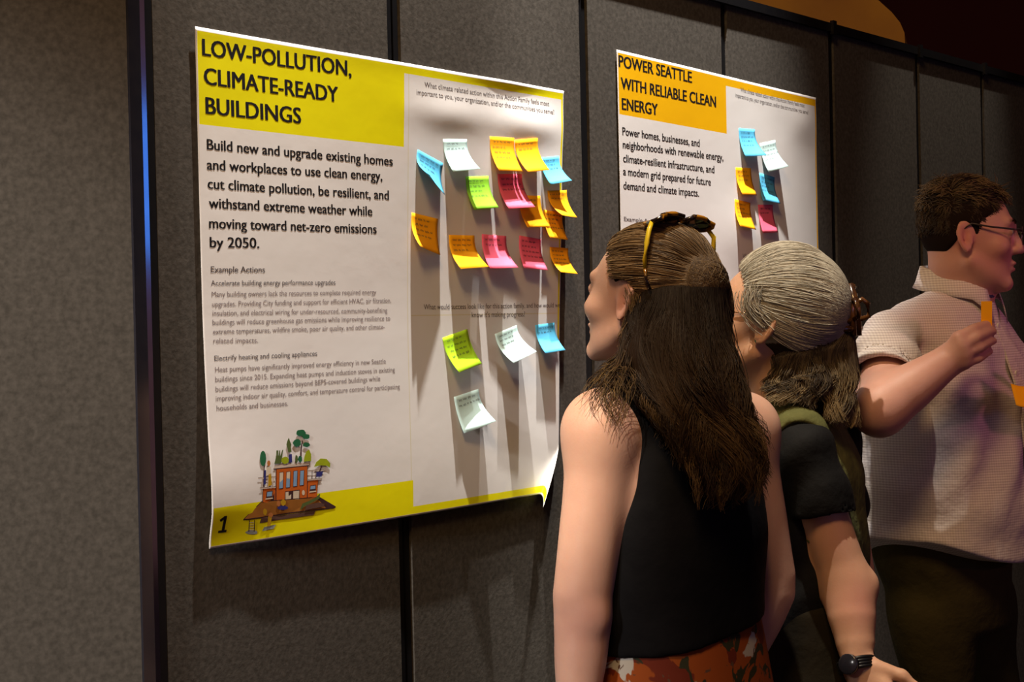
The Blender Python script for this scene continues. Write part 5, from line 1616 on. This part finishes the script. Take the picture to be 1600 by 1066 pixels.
    for i in range(len(pl) - 1):
        a0, a1 = pl[i] - rt * 0.016, pl[i + 1] - rt * 0.016; b0, b1 = pl[i] + rt * 0.016, pl[i + 1] + rt * 0.016
        b.add([a0, b0, b1, a1, a0 + fb * 0.005, b0 + fb * 0.005, b1 + fb * 0.005, a1 + fb * 0.005], [(4, 5, 6, 7), (0, 3, 2, 1), (0, 1, 5, 4), (2, 3, 7, 6), (1, 2, 6, 5), (3, 0, 4, 7)])
    b.build('placket', M['check'], root, False)
    for i in range(4, len(pl) - 1, 5):
        b = MB(); b.tube([pl[i] + fb * 0.004, pl[i] + fb * 0.0075], 0.0055, 12); b.build('shirt_button', M['white'], root)
    # undershirt glimpsed inside the collar
    b = MB(); b.ball(nb + fb * 0.034 + [0, 0, -0.002], (0.044, 0.044, 0.030), 12); b.build('inner_collar', M['navy'], root, True)
    # trousers
    L = Field([c0_[0] - 0.4, c0_[1] - 0.4, 0.03], [c0_[0] + 0.4, c0_[1] + 0.4, 1.15], 0.006)
    L.loft([(z, x, y, a + 0.010, b + 0.008) for z, x, y, a, b in [(0.85, T[0][1] + 0.03, T[0][2], 0.115, 0.085), (0.90, T[0][1] + 0.015, T[0][2], 0.135, 0.10), (1.0, T[0][1], T[0][2], 0.152, 0.122), (1.07, T[0][1], T[0][2], 0.165, 0.14), (1.15, T[0][1], T[0][2], 0.17, 0.145)]], lf, 0.03)
    c = np.array([c0_[0], c0_[1], 0])
    for sg in (1, -1):
        o1, o2 = (0.100, 0.185) if sg > 0 else (0.068, 0.048)
        L.chain([c + lf * o1 * sg + [0, 0, 0.90], c + lf * o2 * sg + [0, 0, 0.70], c + lf * (o2 + 0.01) * sg + [0, 0, 0.45], c + lf * (o2 + 0.01) * sg + [0, 0, 0.12]], [0.095, 0.066, 0.066, 0.066], 0.015)
        shoe(c + lf * (o2 + 0.01) * sg, fb + 0.2 * sg * lf, root)
    L.put(*allr(L), lambda X, Y, Z: 0.003 * np.sin(34 * Z + 9 * X) * np.sin(17 * X - 12 * Y), 0.01, 'disp')
    L.half((0, 0, 0.075), (0, 0, -1)); L.half((0, 0, 1.11), (0, 0, 1))
    V, f = L.mesh(); obj('trousers', V, f, M['olive_trousers'], root, True)
    # hair: close-cropped sides under a longer top
    Hd = Field(P(1420, 420, 3.15) - [0, 0.16, 0], P(1620, 262, 3.15) + [0, 0.16, 0], 0.0036)
    def capf(x, y, z):
        y = sq(y)
        d = e_(x, y, z, (0, -0.010, 0.032), (0.0835, 0.099, 0.090))
        lim = np.where(z > 0.075, 0.090, np.where(z > 0.045, 0.058, 0.028)) + 0.0 * x
        lim = 0.026 + 0.034 * smooth01((z - 0.025) / 0.03) + 0.034 * smooth01((z - 0.066) / 0.024)
        d = smax(d, y - lim, 0.006)
        low = -0.002 + (-0.040) * smooth01((-0.010 - y) / 0.05)
        d = smax(d, low - z, 0.008)
        d = smax(d, -e_(np.abs(x), y, z, (0.09, -0.004, -0.004), (0.03, 0.021, 0.034)), 0.004)
        return d
    Hd.local(Ho, HR, (-0.1, -0.13, -0.08), (0.1, 0.11, 0.14), capf, 0.006)
    V, f = Hd.mesh()
    hair = obj('hair', V, f, M['hair_base'], root, True, colors=np.tile((0.014, 0.0085, 0.0065), (len(V), 1)))
    N, K = 6000, 8; ts = np.linspace(0, 1, K)
    th = RNG.random(N) * 2 * np.pi; zz = RNG.random(N) * 1.25 - 0.25
    rr = np.sqrt(np.maximum(1 - zz ** 2, 0)); dirs = np.stack([rr * np.cos(th), rr * np.sin(th), zz], -1)
    pos = np.array([0, -0.012, 0.032]) + dirs * np.array([0.082, 0.100, 0.090])
    lim = 0.026 + 0.034 * smooth01((pos[:, 2] - 0.025) / 0.03) + 0.030 * smooth01((pos[:, 2] - 0.066) / 0.024)
    ok = (pos[:, 1] < lim) & (pos[:, 2] > (-0.002 - 0.040 * smooth01((-0.010 - pos[:, 1]) / 0.05)))
    ok &= ~((np.abs(pos[:, 1] + 0.004) < 0.022) & (pos[:, 2] < 0.034) & (np.abs(pos[:, 0]) > 0.05))
    pos = pos[ok]; dirs = dirs[ok]; N = len(pos); pos[:, 1] = np.where(pos[:, 1] < 0, pos[:, 1] * 0.84, pos[:, 1])
    top = smooth01((pos[:, 2] - 0.045) / 0.05)
    ln = 0.010 + 0.024 * top * (0.6 + 0.4 * RNG.random(N))
    flow = np.stack([-0.25 + 0.2 * RNG.normal(size=N), 0.75 + 0.25 * RNG.normal(size=N) - 1.1 * (pos[:, 1] < -0.03), 0.35 - 0.9 * (1 - top) + 0.2 * RNG.normal(size=N)], -1)
    cl = np.sin(pos[:, 0] * 160 + 3 * np.sin(pos[:, 1] * 90)) + np.sin(pos[:, 1] * 130) + np.sin(pos[:, 2] * 170 + pos[:, 1] * 60) + 0.8 * RNG.normal(size=N)
    flow[:, 0] += 0.35 * cl
    flow = flow - (flow * dirs).sum(1, keepdims=True) * dirs * 0.9
    flow /= np.linalg.norm(flow, axis=1, keepdims=True)
    pl = pos[:, None] + ln[:, None, None] * (ts[None, :, None] * flow[:, None] + (0.20 * top[:, None, None] + 0.06) * np.sin(ts * 2.2)[None, :, None] * dirs[:, None])
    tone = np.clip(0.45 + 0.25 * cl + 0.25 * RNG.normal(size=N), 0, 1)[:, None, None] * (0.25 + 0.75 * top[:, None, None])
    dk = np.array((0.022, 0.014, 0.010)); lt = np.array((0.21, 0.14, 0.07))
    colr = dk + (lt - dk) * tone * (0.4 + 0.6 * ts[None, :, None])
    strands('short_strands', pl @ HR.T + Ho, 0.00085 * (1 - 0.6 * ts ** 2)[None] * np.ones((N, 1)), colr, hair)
    # glasses
    eg = empty('eyeglasses', Ho + HR @ np.array([0, 0.11, 0]))
    tag(eg, 'dark half-rimmed eyeglasses worn by the man', 'eyeglasses')
    def hl(x, y, z): return Ho + HR @ np.array([x, y, z])
    for sx in (-1, 1):
        ring = [hl(sx * (0.034 + 0.025 * math.cos(a)), 0.1135 - 0.24 * (0.034 + 0.025 * math.cos(a)) ** 2 * 8, 0.002 + 0.018 * math.sin(a)) for a in np.linspace(0, 2 * math.pi, 24, endpoint=False)]
        b = MB(); b.tube(ring, 0.0008, 6, closed=True); b.build('rim', M['steel'], eg, True)
        b = MB(); b.tube([ring[i % 24] + np.array([0, 0, 0.0008]) for i in range(0, 13)], 0.0019, 6); b.build('brow_bar', M['dark_wire'], eg, True)
        b = MB(); cen_ = np.mean(ring, 0); b.add(ring + [cen_], [(i, (i + 1) % 24, 24) for i in range(24)]); b.build('lens', M['clear_lens'], eg)
        b = MB(); b.tube([hl(sx * 0.059, 0.106, 0.012), hl(sx * 0.074, 0.090, 0.014), hl(sx * 0.0815, 0.045, 0.019), hl(sx * 0.0845, 0.008, 0.026), hl(sx * 0.084, -0.014, 0.010)], [0.0019, 0.0021, 0.0019, 0.0018, 0.0014], 8)
        b.build('temple', M['dark_wire'], eg, True)
    b = MB(); b.tube([hl(-0.010, 0.113, 0.008), hl(0, 0.118, 0.011), hl(0.010, 0.113, 0.008)], 0.0014, 6); b.build('bridge', M['dark_wire'], eg, True)
    # pad of notes in the raised hand, seen almost edge-on
    q0 = P(1541.5, 504, 2.925); up = nrm([0.02, 0.0, 1.0]); dx = nrm([0.955, -0.295, 0]); dz = np.cross(dx, up)
    b = MB(); hw, hh, hd = 0.0100, 0.040, 0.036
    b.prism([q0 + dx * x + dz * y + up * z for z in (-hh, hh) for x, y in ((-hw, -hd), (hw, -hd), (hw, hd), (-hw, hd))])
    tag(b.build('sticky_note_pad', NOTE['orange'], None), 'orange pad of sticky notes pinched in the raised right hand of the man', 'note pad')
    # note held by the other hand
    A0 = P(1579, 604, 2.95); n = 8; V_ = []
    for i in range(n + 1):
        for j in range(n + 1):
            u, v = i / n, j / n
            V_.append(A0 + np.array([0.078 * u, -0.03 * v + 0.01 * u, 0.0]) + np.array([0, 0, 0.004 + 0.012 * (u - 0.25) ** 2 * 2 - 0.040 * v - 0.006 * math.sin(math.pi * u)]))
    f_ = [(i * (n + 1) + j, (i + 1) * (n + 1) + j, (i + 1) * (n + 1) + j + 1, i * (n + 1) + j + 1) for i in range(n) for j in range(n)]
    o = obj('sticky_note', V_, f_, NOTE['orange'], None, True)
    so = o.modifiers.new('thickness', 'SOLIDIFY'); so.thickness = 0.0006
    tag(o, 'loose orange note held at the right edge of the photo by the man', 'sticky note')
    return root


man()
